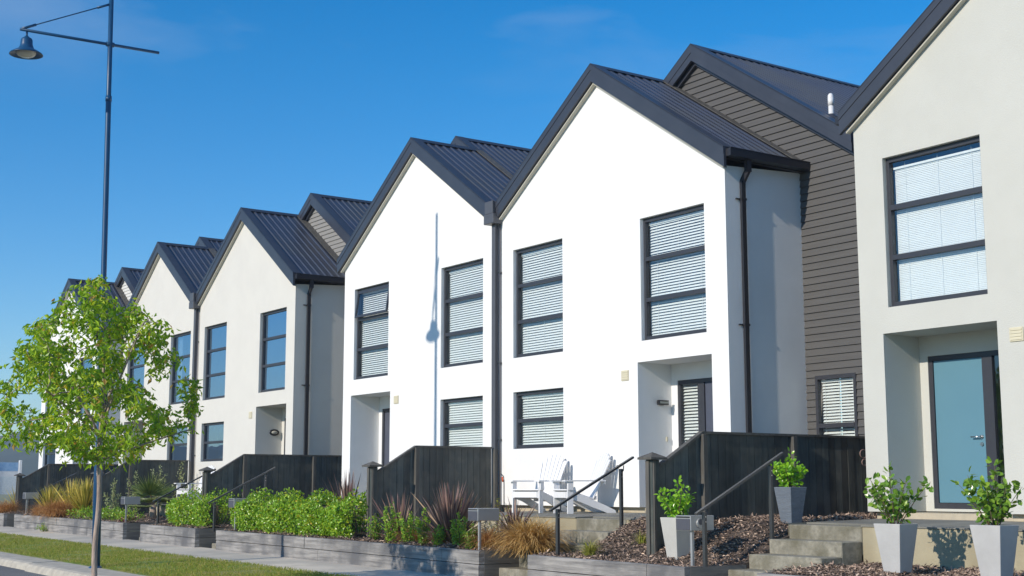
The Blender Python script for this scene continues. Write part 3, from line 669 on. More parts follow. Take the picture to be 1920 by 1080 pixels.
# ------------------------------------------------------------------ hand rails
RL = ['black handrail leading towards the aqua door, in front of the slate planter', 'black handrail in front of the two white garden chairs', 'black handrail rising out of the hedge beside its right post', 'thin black handrail in front of the fan palm', 'far black handrail in front of the yellow flax']
for X, lb in ((-12.715, RL[0]), (-15.78, RL[1]), (-28.31, RL[2]), (-31.73, RL[3]), (-42.75, RL[4])):
    e = empty('handrail', (X, -3.2, gz(X)+.35), lb, 'handrail', 'black handrails beside the entrance steps')
    m = MB(); A, B = Vector((X, -3.36, -.335)), Vector((X, -1.80, .445)); m.bar(A, B, .045, .03); m.build('rail', 'rail', e)
    for Y, zb, zt in ((-3.22, gz(X)+.33, -.31), (-2.04, -.80, .27)):
        m = MB(); m.box(X-.024, X+.024, Y-.024, Y+.024, zb, zt, .004); m.tube([(X, Y+.026, zt-.05), (X, Y+.05, zt-.02), (X, Y+.055, zt+.05)], .008, 6); m.build('post', 'rail', e)
        m = MB()
        for dz in (.06, .12): m.tube([(X+.0245, Y, zt-dz), (X+.031, Y, zt-dz)], .008, 8)
        m.build('bolt', 'steel', e)

# ------------------------------------------------------------------ dividing fences
def fence(X, yend, lb):
    e = empty('dividing_fence', (X, -1., -.8), lb, 'fence', 'black timber fences between the gardens')
    topz = lambda Y: .745 if Y > -1.88 else .745+(Y+1.88)*.60
    m = MB(); Y = -2.70; w = .142
    while Y < yend-.01:
        y2 = min(Y+w, yend); j = random.uniform(-.003, .003); zb = -.78
        a, b = Y+.003, y2-.003
        xs = (X-.012+j, X+.012+j)
        v = [(x, y, z) for x in xs for y, z in ((a, zb), (b, zb), (b, topz(b)), (a, topz(a)))]
        m.add(v, [(3, 2, 1, 0), (4, 5, 6, 7), (0, 1, 5, 4), (1, 2, 6, 5), (2, 3, 7, 6), (3, 0, 4, 7)]); Y = y2
    m.build('board_panel', 'fence', e)
    m = MB(); m.bar((X, -2.70, topz(-2.70)+.015), (X, -1.87, topz(-1.88)+.015), .09, .035); m.bar((X, -1.87, .76), (X, yend, .76), .09, .035); m.build('cap_rail', 'fence_post', e)
    m = MB(); m.box(X-.02, X+.022, -2.70, yend, -.98, -.786); m.build('plinth_board', 'fence', e)
    ps = [-1.88]+([-.10] if yend < .5 else [-.08, yend-.1])
    for Y in ps:
        m = MB(); m.box(X+.016, X+.085, Y-.03, Y+.05, -.95, .738, .006); m.build('post', 'fence_post', e)
    m = MB(); m.box(X-.07, X+.07, -2.85, -2.71, -1.0, .37, .010); po = m.build('gate_post', 'fence', e)
    m = MB(); c = (X, -2.78); r = .145
    v = [(c[0]+a*r, c[1]+b*r, z) for z in (.372, .40) for a, b in ((-1, -1), (1, -1), (1, 1), (-1, 1))]+[(c[0], c[1], .475)]
    m.add(v, [(3, 2, 1, 0), (0, 1, 5, 4), (1, 2, 6, 5), (2, 3, 7, 6), (3, 0, 4, 7), (4, 5, 8), (5, 6, 8), (6, 7, 8), (7, 4, 8)]); m.build('post_cap', 'fence_post', po)
    m = MB(); m.box(X+.071, X+.095, -2.835, -2.80, -1.0, .36); m.box(X-.04, X+.03, -2.875, -2.852, -1., .36); m.build('batten', 'fence_post', po)
    return e
fence(-14.20, 1.70, 'black timber fence with the slate planter standing in front of it')
fence(PAIRS[1], -.16, 'black timber fence behind the bronze flax, ending at the valley downpipe')
fence(-29.88, 1.70, 'black timber fence behind the long hedge')
fence(PAIRS[2], -.16, 'black timber fence behind the young olive trees')
fence(-45.55, 1.70, 'farthest black timber fence, beyond the yellow flax')

# ------------------------------------------------------------------ planters with shrubs
def planter(x, y, z, rz, w, h, potm, leafm, lb, tall, seed, plab, wb=.62, nl=320, lean=0.):
    big = 1.2 if leafm == 'leaf_pot_dark' else 1.
    global RNG
    RNG = np.random.default_rng(seed)
    e = empty('planter', (x, y, z), lb, 'planter', 'square tapered planters', rz)
    a, b, t = w/2, w/2*wb, .025
    m = MB(); v = [(sx*b, sy*b, -.03) for sx, sy in ((-1, -1), (1, -1), (1, 1), (-1, 1))]+[(sx*a, sy*a, h) for sx, sy in ((-1, -1), (1, -1), (1, 1), (-1, 1))]
    ai = a-t; v += [(sx*ai, sy*ai, h) for sx, sy in ((-1, -1), (1, -1), (1, 1), (-1, 1))]+[(sx*ai*.97, sy*ai*.97, h-.06) for sx, sy in ((-1, -1), (1, -1), (1, 1), (-1, 1))]
    f = [(0, 3, 2, 1)]+[(i, (i+1) % 4, 4+(i+1) % 4, 4+i) for i in range(4)]+[(4+i, 4+(i+1) % 4, 8+(i+1) % 4, 8+i) for i in range(4)]+[(8+i, 8+(i+1) % 4, 12+(i+1) % 4, 12+i) for i in range(4)]
    m.add(v, f); po = m.build('pot', potm, e, world=False)
    bv = po.modifiers.new('edge', 'BEVEL'); bv.width = .006; bv.segments = 2; bv.limit_method = 'ANGLE'
    m = MB(); m.add([(sx*ai*.975, sy*ai*.975, h-.05) for sx, sy in ((-1, -1), (1, -1), (1, 1), (-1, 1))], [(0, 1, 2, 3)]); m.build('soil', 'soil', e, world=False)
    sh = empty('shrub', (x, y, z+h-.05), plab, 'shrub', 'glossy shrubs growing in planters', rz)
    st = MB(); P, D = [], []
    nst = 11
    for i in range(nst):
        ang = 2*math.pi*i/nst+RNG.normal(0, .3); L_ = tall*(1. if i == 0 else RNG.uniform(.5, .86)); out = (.06 if i == 0 else RNG.uniform(.38, .80))*L_
        p0 = np.array([.03*math.cos(ang), .03*math.sin(ang), 0]); p2 = np.array([out*math.cos(ang)+(lean if i == 0 else 0), out*math.sin(ang), L_]); p1 = (p0+p2)/2+np.array([.25*out*math.cos(ang)*-.3, 0, .10*L_])
        pts = [p0*(1-t)**2+2*p1*t*(1-t)+p2*t*t for t in np.linspace(0, 1, 7)]
        st.tube([tuple(q) for q in pts], [.007-.0008*q for q in range(7)], 5)
        for t in np.linspace(.18, 1, int(nl/nst)):
            q = p0*(1-t)**2+2*p1*t*(1-t)+p2*t*t; dd = rdir(1, .35)[0]
            P.append(q+dd*RNG.uniform(.01, .05)); D.append(dd)
    st.build('stem', 'twig', sh, world=False)
    lv = Leaves(); P, D = np.array(P), np.array(D); n = len(P)
    lv.add(P, D, rdir(n, .5)+np.array([.1, -.5, .1]), big*(.050+.028*RNG.random(n)), big*(.034+.014*RNG.random(n)), .12, True); lv.build('foliage', leafm, sh)
planter(-10.05, -2.83, -.90, rad(4), .345, .50, 'pot_pale', 'leaf_pot_dark', 'pale grey tapered planter to the left of the aqua door', .66, 3, 'sparse glossy shrub, tall at its left side, left of the aqua door', lean=-.1)
planter(-8.84, -2.75, -.93, rad(3.5), .355, .54, 'pot_pale', 'leaf_pot_dark', 'pale grey tapered planter at the lower right, in front of the aqua door', .70, 11, 'wide glossy shrub overlapping the aqua door and its frame', nl=430)
planter(-13.63, -2.85, -.915, rad(-2.5), .33, .52, 'pot_cream', 'leaf_pot', 'stone coloured tapered planter behind the silver letterbox', .52, 5, 'bright green shrub beside the capped black fence post', nl=400)
planter(-12.98, -1.40, -.455, rad(-.5), .31, .455, 'pot_slate', 'leaf_pot', 'dark slate blue planter standing on the bark by the top step', .47, 8, 'bright green shrub against the black fence behind the handrail', nl=430)

# ------------------------------------------------------------------ letterboxes
def letterbox(x, y, lb, tube=False, zt=None):
    g = gz(x)+.37; z0 = -.51 if zt is None else zt
    e = empty('letterbox', (x, y, g), lb, 'letterbox', 'silver letterboxes on thin posts')
    m = MB(); m.box(x-.14, x+.14, y, y+.40, z0, z0+.19, .006); m.build('box', 'box_silver', e)
    m = MB(); m.box(x-.13, x+.13, y-.006, y-.001, z0+.008, z0+.148, .002); m.build('flap', 'box_dark', e)
    m = MB(); m.box(x-.125, x+.125, y-.004, y-.001, z0+.160, z0+.178); m.build('slot', 'lamp_black', e)
    m = MB(); m.box(x+.07, x+.105, y+.05, y+.085, g-.1, z0-.001); m.build('post', 'box_silver', e)
    if tube:
        m = MB(); m.tube([(x+.141, y+.15, z0+.095), (x+.165, y+.15, z0+.095)], .062, 20); m.build('paper_holder', 'box_silver', e)
        m = MB(); m.tube([(x+.1655, y+.15, z0+.11), (x+.168, y+.15, z0+.11)], .038, 16); m.build('holder_mouth', 'box_dark', e)
letterbox(-17.62, -3.47, 'plain silver letterbox in front of the largest bronze flax')
letterbox(-13.02, -3.30, 'silver letterbox with a round newspaper holder, by the stone planter', True, -.545)
letterbox(-33.55, -3.47, 'silver letterbox above the low green ground plants, right of the tree trunk', zt=-.42)
letterbox(-42.4, -3.47, 'small silver letterbox at the left end of the yellow flax', zt=-.34)
letterbox(-26.95, -3.42, 'letterbox nearly swallowed by the end of the long hedge', zt=-.42)

# ------------------------------------------------------------------ garden chairs
def chair(x, y, rz, lb):
    z = LAND_Z+.036
    e = empty('garden_chair', (x, y, z), lb, 'chair', 'white slatted garden chairs', rz)
    def pl(m, a, b, w, h): m.bar(a, b, w, h)
    for s in (-1, 1):
        m = MB(); m.box(s*.30-.0125, s*.30+.0125, -.40, -.29, 0, .545, .003); m.build('leg', 'chair_white', e, world=False)
        m = MB(); X = s*.272
        prof = [(-.40, .37), (-.36, .385), (-.05, .29), (.30, .15), (.50, .06), (.53, .0), (.38, .0), (.25, .05), (.10, .10), (-.15, .20), (-.40, .26)]
        m.prism(prof, 'x', X-.0125, X+.0125); m.build('runner', 'chair_white', e, world=False)
        m = MB(); m.prism([(-.46, .547), (.30, .547), (.30, .569), (-.46, .569)], 'x', s*.30-.065, s*.30+.055); m.build('armrest', 'chair_white', e, world=False)
        m = MB(); m.box(s*.325-.01, s*.325+.01, -.395, -.30, .40, .545); m.build('arm_bracket', 'chair_white', e, world=False)
    m = MB()
    for k in range(6):
        t = k/5; yy = -.37+.44*t; zz = .395-.135*t; m.obox((0, yy, zz), (.285, 0, 0), (0, .038, -.011), (0, .003, .010))
    m.box(-.26, .26, -.412, -.401, .27, .37); m.build('seat', 'chair_white', e, world=False)
    m = MB()
    for k in range(7):
        t = (k-3)/3.; hh = .92-.14*t*t; b0 = Vector((t*.185, .10, .20)); b1 = Vector((t*.275, .10+hh*.40, .20+hh*.92))
        d = (b1-b0).normalized(); sd = Vector((1, 0, 0)); nn = sd.cross(d).normalized(); w0, w1 = .029, .040
        v = []
        for q, w in ((b0, w0), (b1-d*.03, w1), (b1, w1*.55)):
            for a_, c_ in ((-1, -1), (1, -1), (1, 1), (-1, 1)): v.append(q+sd*w*a_+nn*.009*c_)
        m.add(v, [(0, 3, 2, 1), (8, 9, 10, 11)]+[(4*r+i, 4*r+(i+1) % 4, 4*r+4+(i+1) % 4, 4*r+4+i) for r in (0, 1) for i in range(4)])
    m.build('backrest', 'chair_white', e, world=False)
    m = MB(); m.box(-.30, .30, .285, .31, .50, .545); m.box(-.22, .22, .165, .185, .235, .30); m.box(-.25, .25, .40, .42, .74, .79); m.build('back_rail', 'chair_white', e, world=False)
    return e
chair(-19.80, -.62, rad(16), 'white slatted garden chair on the left, nearer the fence')
chair(-18.70, -.52, rad(-14), 'white slatted garden chair on the right, behind the handrail')
chair(-35.35, -.85, rad(8), 'white garden chair glimpsed between the fan palm and the small hedge')

# ------------------------------------------------------------------ street lamp
LX, LY = -23.71, -7.28
lg = gy(LX, LY)
e = empty('street_lamp', (LX, LY, lg), 'tall blue street lamp with a bell shaped head hanging from its cross arm', 'street lamp')
m = MB(); m.tube([(LX, LY, lg-.1), (LX, LY, .55), (LX, LY, .68), (LX, LY, 6.95), (LX, LY, 7.02), (LX, LY, 9.45)], [.074, .072, .052, .049, .044, .042], 16); m.build('pole', 'lamp_blue', e)
m = MB(); m.tube([(LX, LY, lg-.05), (LX, LY, lg+.02), (LX, LY, lg+.05)], [.12, .12, .07], 16); m.build('base_collar', 'lamp_blue', e)
m = MB(); m.tube([(LX, LY, 6.93), (LX, LY, 7.03)], .056, 16); m.build('joint_sleeve', 'lamp_blue', e)
m = MB(); m.tube([(LX, LY-1.60, 8.0), (LX, LY+.92, 8.0)], .027, 10); m.tube([(LX, LY-.07, 8.0), (LX, LY+.07, 8.0)], .045, 14); m.build('cross_arm', 'lamp_blue', e)
m = MB(); m.tube([(LX, LY-1.54, 8.03), (LX, LY, 8.77)], .011, 8); m.tube([(LX, LY-1.56, 8.02), (LX, LY-1.33, 8.13)], .024, 8); m.tube([(LX, LY-.25, 8.65), (LX, LY, 8.77)], .022, 8); m.build('stay_rod', 'lamp_blue', e)
hx, hy, hz = LX, LY-1.48, 7.68
m = MB(); m.tube([(hx, hy, 7.98), (hx, hy, hz+.19)], .018, 8)
m.lathe([(.0, .215), (.035, .21), (.05, .19), (.085, .17), (.10, .14), (.105, .06), (.125, .0), (.15, -.03), (.20, -.055), (.27, -.10), (.285, -.125), (.27, -.12), (.17, -.085), (.16, -.07)], 28, (hx, hy, hz)); hd = m.build('lamp_head', 'lamp_blue', e)
m = MB(); m.lathe([(.17, -.083), (.165, -.11), (.14, -.14), (.09, -.165), (.0, -.175)], 24, (hx, hy, hz)); m.build('lens', 'lamp_lens', hd); e.rotation_euler = (.016, 0, 0)
m = MB(); m.box(LX+.058, LX+.063, LY-.05, LY-.01, .2, .25); m.build('number_tag', 'sign_white', e)

# ------------------------------------------------------------------ street tree
def street_tree():
    rng = np.random.default_rng(23)
    TX, TY = -18.05, -9.12; tg = gy(TX, TY)-.13
    e = empty('street_tree', (TX, TY, tg), 'young leafy street tree with a slender trunk in front of the houses', 'tree')
    H = lambda z: z-tg                       # levels given in site heights
    zs = np.array([.37, .54, .70, .98, 1.3, 1.63, 1.95, 2.2, 2.42, 2.64, 2.86]); rs = np.array([.5, 1.08, 1.33, 1.46, 1.50, 1.42, 1.25, .95, .58, .28, .08])
    # attractors: lumpy crown with hollows
    att = []
    lobes = rng.normal(size=(16, 3))
    hol = [(rng.uniform(-1.2, 1.2), rng.uniform(-1, 1), rng.uniform(.7, 2.2), rng.uniform(.20, .36)) for _ in range(15)]
    while len(att) < 620:
        z = rng.uniform(.39, 2.85); R = np.interp(z, zs, rs); a = rng.uniform(0, 2*math.pi); r = R*math.sqrt(rng.uniform(.04, 1))
        r *= .84+.16*math.sin(3*a+z*2.2)+.10*math.sin(5*a-z*4)
        p = np.array([r*math.cos(a), r*math.sin(a), z])
        if any((p[0]-h[0])**2+(p[1]-h[1])**2+(p[2]-h[2])**2 < h[3]**2 for h in hol): continue
        att.append(p)
    att = np.array(att); att[:, 2] -= tg; att[:, 0] -= .09; att[:, 1] -= .12
    # trunk and main limbs as nodes (parent index)
    nodes_ = [np.array([0., 0, 0])]; par = [-1]
    def chain(start, pts):
        i = start
        for p in pts: nodes_.append(np.array(p, float)); par.append(i); i = len(nodes_)-1
        return i
    trunk = [(.01*math.sin(k*.9), .012*math.cos(k*.7)-.012, k*.16) for k in range(1, int(H(2.4)/.16))]
    chain(0, trunk)
    fork = int(H(.68)/.16)
    for a, rise, run in ((.4, 1.5, .75), (2.4, 1.6, .85), (4.4, 1.4, .9), (5.4, .55, 1.25), (1.2, .45, 1.2), (3.3, .35, 1.2), (.0, .25, 1.25)):
        st = fork-(0 if rise > 1 else random.choice((0, 1, 2))); p0 = nodes_[st]
        chain(st, [(p0[0]+run*math.cos(a)*t, p0[1]+run*math.sin(a)*t, p0[2]+rise*(t**.85)) for t in np.linspace(.14, 1, 8)])
    alive = np.ones(len(att), bool)
    for it in range(60):
        Nn = np.array(nodes_); A = att[alive]
        if len(A) == 0: break
        d = np.linalg.norm(A[:, None]-Nn[None], axis=2); near = d.argmin(1); dm = d.min(1)
        new = {}
        for k, (q, dd) in enumerate(zip(near, dm)):
            if dd < .95: new.setdefault(q, []).append((A[k]-Nn[q])/max(dd, 1e-6))
        for q, vs in new.items():
            v = np.mean(vs, 0)+rng.normal(0, .12, 3); v /= np.linalg.norm(v)+1e-9
            nodes_.append(nodes_[q]+v*.11); par.append(q)
        Nn = np.array(nodes_); idx = np.where(alive)[0]
        d = np.linalg.norm(att[idx][:, None]-Nn[None], axis=2).min(1); alive[idx[d < .13]] = False
    n = len(nodes_); kids = [[] for _ in range(n)]
    for i, p in enumerate(par):
        if p >= 0: kids[p].append(i)
    wt = np.zeros(n)
    for i in range(n-1, -1, -1): wt[i] = max(1, sum(wt[k] for k in kids[i]))
    # children always have larger indices
    rad_ = .0042*np.power(wt, .44); rad_ = np.minimum(rad_, .034)
    tr, br = MB(), MB()
    tn = len(trunk)+1
    tr.tube([tuple(nodes_[i]) for i in range(tn)], [max(.041-.0011*i, min(rad_[i], .03), .010) for i in range(tn)], 12)
    done = set(range(tn))
    for i in range(n):
        for k in kids[i]:
            if k in done: continue
            ch = [i, k]; done.add(k); j = k
            while kids[j]:
                b = max(kids[j], key=lambda q: wt[q])
                if b in done: break
                ch.append(b); done.add(b); j = b
            br.tube([tuple(nodes_[q]) for q in ch], [min(rad_[q], rad_[k]) if q == i else rad_[q] for q in ch], 5 if wt[k] < 12 else 8)
    tr.build('trunk', 'bark', e, world=False); br.build('branches', 'bark', e, world=False)
    P, D = [], []
    for i in range(n):
        if wt[i] <= 9 and i > tn:
            for _ in range(int(rng.integers(10, 17)) if wt[i] <= 2 else 8):
                dd = rng.normal(size=3)*np.array([1, 1, .55]); dd /= np.linalg.norm(dd); dd[2] -= .75
                P.append(nodes_[i]+rng.normal(0, .05, 3)); D.append(dd)
    P, D = np.array(P), np.array(D); k = len(P)
    global RNG
    RNG = np.random.default_rng(5)
    lv = Leaves(); lv.add(P, D, rdir(k, .25), (.075+.055*RNG.random(k)), .033+.02*RNG.random(k), .2); lv.build('foliage', 'leaf_tree', e)
    print('TREE nodes', n, 'leaves', k)
    # kerbed pit the tree stands in
    m = MB(); z0 = gy(TX, TY)-.13
    for (a, b, c, d) in ((-.6, .6, -.55, -.45), (-.6, .6, .45, .55), (-.6, -.5, -.449, .449), (.5, .6, -.449, .449)): m.box(TX+a, TX+b, TY+c, TY+d, z0-.1, z0+.06, .01)
    t = m.build('tree_pit_kerb', 'kerb', None, True, (TX, TY, z0)); tag(t, 'low concrete surround at the foot of the street tree', 'kerb surround')
street_tree()

# ------------------------------------------------------------------ garden plants
def newrng(s):
    global RNG
    RNG = np.random.default_rng(s)
def flax(x, y, lb, n, L, spread, m, seed, w=.020, stiff=.5, name='flax', group='bronze flax clumps', cat='flax plant'):
    newrng(seed); z = bedz(x, y)
    e = empty(name, (x, y, z), lb, cat, group)
    a = RNG.random(n)*2*math.pi; tl = np.abs(RNG.normal(0, spread, n)).clip(0, 1.35); l = L*(.55+.45*RNG.random(n))
    t = np.linspace(0, 1, 7)[None, :]
    th = tl[:, None]+t**2*(1-stiff)*1.1*np.abs(RNG.normal(.5, .4, n))[:, None]
    ds = l[:, None]/6
    r = np.cumsum(np.sin(th)*ds, 1)-np.sin(th[:, :1])*ds; h = np.cumsum(np.cos(th)*ds, 1)-np.cos(th[:, :1])*ds
    r += .05*RNG.random(n)[:, None]
    pts = np.stack([r*np.cos(a)[:, None], r*np.sin(a)[:, None], h], 2)
    W = (w*(.7+.6*RNG.random(n)))[:, None]*np.array([.7, 1, 1, .9, .7, .42, .04])[None, :]
    lv = Leaves(); lv.strips(pts, W); lv.build('foliage', m, e)
    return e
def tussock(x, y, lb, n, L, m, seed, r0=.10, group='tussock grasses', tilt=.55, squash=1., w=.0035):
    newrng(seed); z = bedz(x, y)
    e = empty('tussock_grass', (x, y, z), lb, 'tussock', group)
    a = RNG.random(n)*2*math.pi; tl = np.abs(RNG.normal(tilt, .30, n)); l = L*(.5+.5*RNG.random(n))
    t = np.linspace(0, 1, 7)[None, :]; th = tl[:, None]+t**1.5*(1.2+.5*RNG.random(n))[:, None]; ds = l[:, None]/6
    r = np.cumsum(np.sin(th)*ds, 1); h = np.cumsum(np.cos(th)*ds, 1); h = np.maximum(h, -.06)
    rr = r0*np.sqrt(RNG.random(n)); a0 = RNG.random(n)*2*math.pi
    pts = np.stack([r*np.cos(a)[:, None]*1.15+(rr*np.cos(a0))[:, None], r*np.sin(a)[:, None]*squash+(rr*np.sin(a0))[:, None], h], 2)
    W = np.full((n, 7), w)*np.array([1, 1, 1, .9, .8, .6, .2])[None, :]
    lv = Leaves(); lv.strips(pts, W); lv.build('foliage', m, e)
def shrub(x, y, lb, h, r, n, m, seed, group, leaf=(.035, .018), name='young_shrub', rounded=False, base=None, cat='shrub', up=.5, stems=6, taper=.55):
    newrng(seed); z = bedz(x, y) if base is None else base
    e = empty(name, (x, y, z), lb, cat, group)
    st = MB(); P, D = [], []
    for i in range(stems):
        a = 2*math.pi*i/stems+RNG.normal(0, .4); L_ = h*(1 if i == 0 else RNG.uniform(.55, .95)); o = (r*.15 if i == 0 else r*RNG.uniform(.5, 1.))
        p0 = np.array([.02*math.cos(a), .02*math.sin(a), -.02]); p2 = np.array([o*math.cos(a), o*math.sin(a), L_]); p1 = np.array([o*.75*math.cos(a), o*.75*math.sin(a), L_*.45])
        cur = lambda t: p0*(1-t)**2+2*p1*t*(1-t)+p2*t*t
        st.tube([tuple(cur(t)) for t in np.linspace(0, 1, 6)], [.007, .006, .005, .004, .003, .002], 5)
        for _ in range(int(n/stems)):
            t = RNG.uniform(.12, 1.0); q = cur(t)+RNG.normal(0, r*.22*(1-taper*t), 3)*np.array([1, 1, .6]); P.append(q); D.append(rdir(1, up)[0])
    st.build('stem', 'twig', e, world=False)
    P, D = np.array(P), np.array(D); k = len(P); P[:, 2] = np.maximum(P[:, 2], .01)
    lv = Leaves(); lv.add(P, D, rdir(k, 1.), leaf[0]*(.7+.6*RNG.random(k)), leaf[1]*(.7+.6*RNG.random(k)), .15, rounded); lv.build('foliage', m, e)
def hedge(xa, xb, ya, yb, h, n, seed, lb, leaf=(.058, .034)):
    newrng(seed); xc, yc = (xa+xb)/2, (ya+yb)/2; z = bedz(xc, ya)
    e = empty('hedge', (xc, yc, z), lb, 'hedge', 'clipped green hedges')
    X = RNG.random(n)*(xb-xa)-(xb-xa)/2; u = RNG.random(n)
    top = h*(1+.13*np.sin(X*4.4+seed)*.6+.04*np.sin(X*9.7))
    dep = (yb-ya)/2
    # points near the shell: front, top and back
    ph = RNG.random(n)*math.pi*1.02; sh = (.62+.38*np.sqrt(RNG.random(n)))*(1+.13*np.sin(X*4.4+seed)+.07*np.sin(X*9.1+ph*3)+.05*np.sin(X*14.1-ph*5))
    Y = -np.cos(ph)*dep*sh; Z = np.where(RNG.random(n) < .45, RNG.random(n)*top*.8, np.abs(np.sin(ph))**.55*top*sh)
    Y = np.where(Z < top*.8, np.where(RNG.random(n) < .7, -1, 1)*dep*(.70+.3*RNG.random(n))*(1+.14*np.sin(X*4.4+seed))*(1-.3*(1-Z/top)**3), Y)
    endf = np.clip((np.abs(X)-(xb-xa)/2+.25)/.25, 0, 1); Z *= 1-.25*endf**2; Y *= 1-.35*endf**2
    P = np.stack([X, Y, np.maximum(Z, .01)], 1); out = np.stack([.25*RNG.normal(size=n), Y/dep, .6*(Z/h)], 1)
    D = rdir(n, .25)+out*.25
    lv = Leaves(); lv.add(P, D, out*1.2+.75*rdir(n), leaf[0]*(.7+.6*RNG.random(n)), leaf[1]*(.75+.5*RNG.random(n)), .12, True)
    lv.build('foliage', 'leaf_hedge', e)
    st = MB()
    for i in range(int((xb-xa)/.10)):
        x0 = xa+.08+.10*i-xc
        if x0 > (xb-xa)/2-.1: break
        for k in range(3):
            y1 = RNG.uniform(-.7, .7)*dep; hh = h*RNG.uniform(.55, .85)
            st.tube([(x0, .1*y1, -.03), (x0+RNG.uniform(-.06, .06), .6*y1, hh*.5), (x0+RNG.uniform(-.12, .12), y1, hh)], [.010, .007, .003], 5)
    st.build('stems', 'twig', e, world=False)
hedge(-27.95+.62, -22.02, -3.40, -2.55, .67, 19000, 3, 'long clipped green hedge along the sleeper wall, left of the capped fence post')
hedge(-31.15, -28.62, -3.38, -2.35, .72, 6500, 9, 'small rounded green hedge between two black handrails')
shrub(-30.2, -2.05, 'loose green shrub rising behind the hedge and handrail post', .85, .45, 900, 'leaf_hedge', 61, 'loose shrubs behind the hedges', (.05, .03), 'garden_shrub', True)
shrub(-28.0+.9, -2.3, 'loose green shrub between handrail and letterbox at the hedge end', .75, .5, 800, 'leaf_hedge', 62, 'loose shrubs behind the hedges', (.05, .03), 'garden_shrub', True)
shrub(-22.62, -2.2, 'loose green shrub filling the corner beside the capped fence post', .95, .42, 1000, 'leaf_hedge', 63, 'loose shrubs behind the hedges', (.05, .03), 'garden_shrub', True)
# row of young shrubs on the wall between hedge and letterbox
YS = [(-21.05, .42, .20, 'first, small and bushy'), (-20.45, .66, .24, 'second and tallest'), (-19.85, .50, .22, 'third, broad'), (-19.38, .55, .18, 'fourth, dark and narrow'), (-18.92, .34, .18, 'fifth, low and thin'), (-18.30, .50, .22, 'sixth, dense'), (-17.92, .40, .20, 'seventh, beside the letterbox post')]
for i, (x, h, r, d) in enumerate(YS):
    shrub(x, -3.28, 'young green shrub in a row right of the hedge, %s' % d, h*1.05, r*.72, 620 if h > .45 else 430, 'leaf_shrub', 70+i, 'young shrubs in a row on the wall', (.048, .026))
flax(-20.75, -2.95, 'bronze flax leaning left, beside the capped fence post', 95, .95, .95, 'flax_bronze', 31, .020, .9)
flax(-19.15, -2.90, 'largest bronze flax fan, behind the plain silver letterbox', 200, 1.08, .80, 'flax_bronze', 32, .022, .85)
flax(-17.75, -2.60, 'bronze flax with drooping dark leaves, right of the letterbox', 90, .78, .70, 'flax_bronze', 33, .018, .35)
flax(-23.85, -2.30, 'bronze flax spikes rising behind the long hedge', 90, 1.25, .42, 'flax_bronze', 34, .021, .9)
tussock(-16.72, -3.02, 'large golden tussock grass beside the concrete steps', 2600, .68, 'tussock_gold', 41, .18, w=.0045)
tussock(-17.75, -3.10, 'golden brown tussock grass just right of the letterbox post', 800, .50, 'tussock_brown', 42, .10)
tussock(-20.1, -3.02, 'rusty tussock between the second and third young shrubs', 420, .42, 'tussock_brown', 43, .08)
tussock(-19.2, -3.06, 'rusty tussock behind the fourth and fifth young shrubs', 500, .44, 'tussock_brown', 44, .08)
tussock(-15.02, -3.22, 'yellow green grass tuft in bark beside the black handrail post', 260, .34, 'tussock_green', 45, .05, tilt=.25)
tussock(-14.72, -2.55, 'small green grass tuft beside the side of the steps', 90, .28, 'tussock_green', 46, .04, tilt=.35)
tussock(-39.1, -3.42, 'brown tussock hanging over the sleeper wall, left of the tree trunk', 1700, .75, 'tussock_brown', 47, .25)
tussock(-40.9, -3.36, 'brown tussock below the small far letterbox', 700, .55, 'tussock_brown', 48, .15)
tussock(-45.0, -3.3, 'brown tussock at the left edge beyond the far steps', 1100, .62, 'tussock_brown', 49, .3)
for i, (x, y, d, n, L_) in enumerate(((-41.6, -2.9, 'beside the far letterbox', 220, 1.0), (-40.0, -2.75, 'in the middle of the yellow group', 260, 1.12), (-38.5, -2.85, 'nearest the tree trunk', 280, 1.15), (-46.3, -2.6, 'beyond the far handrail at the left edge', 110, .9))):
    flax(x, y, 'yellow striped flax %s' % d, n, L_, .55, 'flax_yellow', 51+i, .020, .75, group='yellow flax clumps')
# low ground plants near the palm
for i, (x, d) in enumerate(((-37.7, 'left of the tree trunk'), (-36.5, 'just right of the tree trunk'), (-35.6, 'left below the letterbox'), (-34.6, 'in front of the palm stem'), (-33.75, 'right below the letterbox'))):
    shrub(x, -3.2, 'low spreading green plant %s' % d, .34, .42, 420, 'leaf_hedge', 80+i, 'low spreading plants', (.05, .03), 'ground_plant', True, cat='plant')
shrub(-33.6, -3.3, 'tiny red leaved plant on the sleeper wall', .14, .22, 130, 'leaf_red', 90, None, (.04, .03), 'red_plant', True, cat='plant')
for i, (x, y, h, d) in enumerate(((-36.25, -2.8, 1.0, 'nearest the footpath'), (-36.52, -2.1, 1.2, 'with a forked top'), (-36.9, -1.3, 1.30, 'behind the palm fan'), (-37.15, -.55, 1.45, 'beside the white chair and wall corner'))):
    shrub(x, y, 'slender grey green olive sapling %s' % d, h, .24, 420, 'leaf_olive', 95+i, 'olive saplings along the fence', (.07, .026), 'olive_sapling', stems=4, cat='sapling')
shrub(-18.6, -2.35, 'lime leaved twiggy shrub against the fence beside the downpipe', .72, .28, 260, 'leaf_lime', 101, None, (.028, .018), 'lime_shrub', True, stems=4, taper=.8)
shrub(-19.75, -2.35, 'pale green shrub poking up behind the largest flax', .72, .20, 200, 'leaf_lime', 102, None, (.04, .026), 'pale_shrub', True, stems=3)
shrub(-39.4, -3.70, 'small green weed growing at the foot of the sleeper wall', .22, .22, 160, 'leaf_shrub', 120, None, (.06, .02), 'weed', base=gz(-39.4), cat='plant')
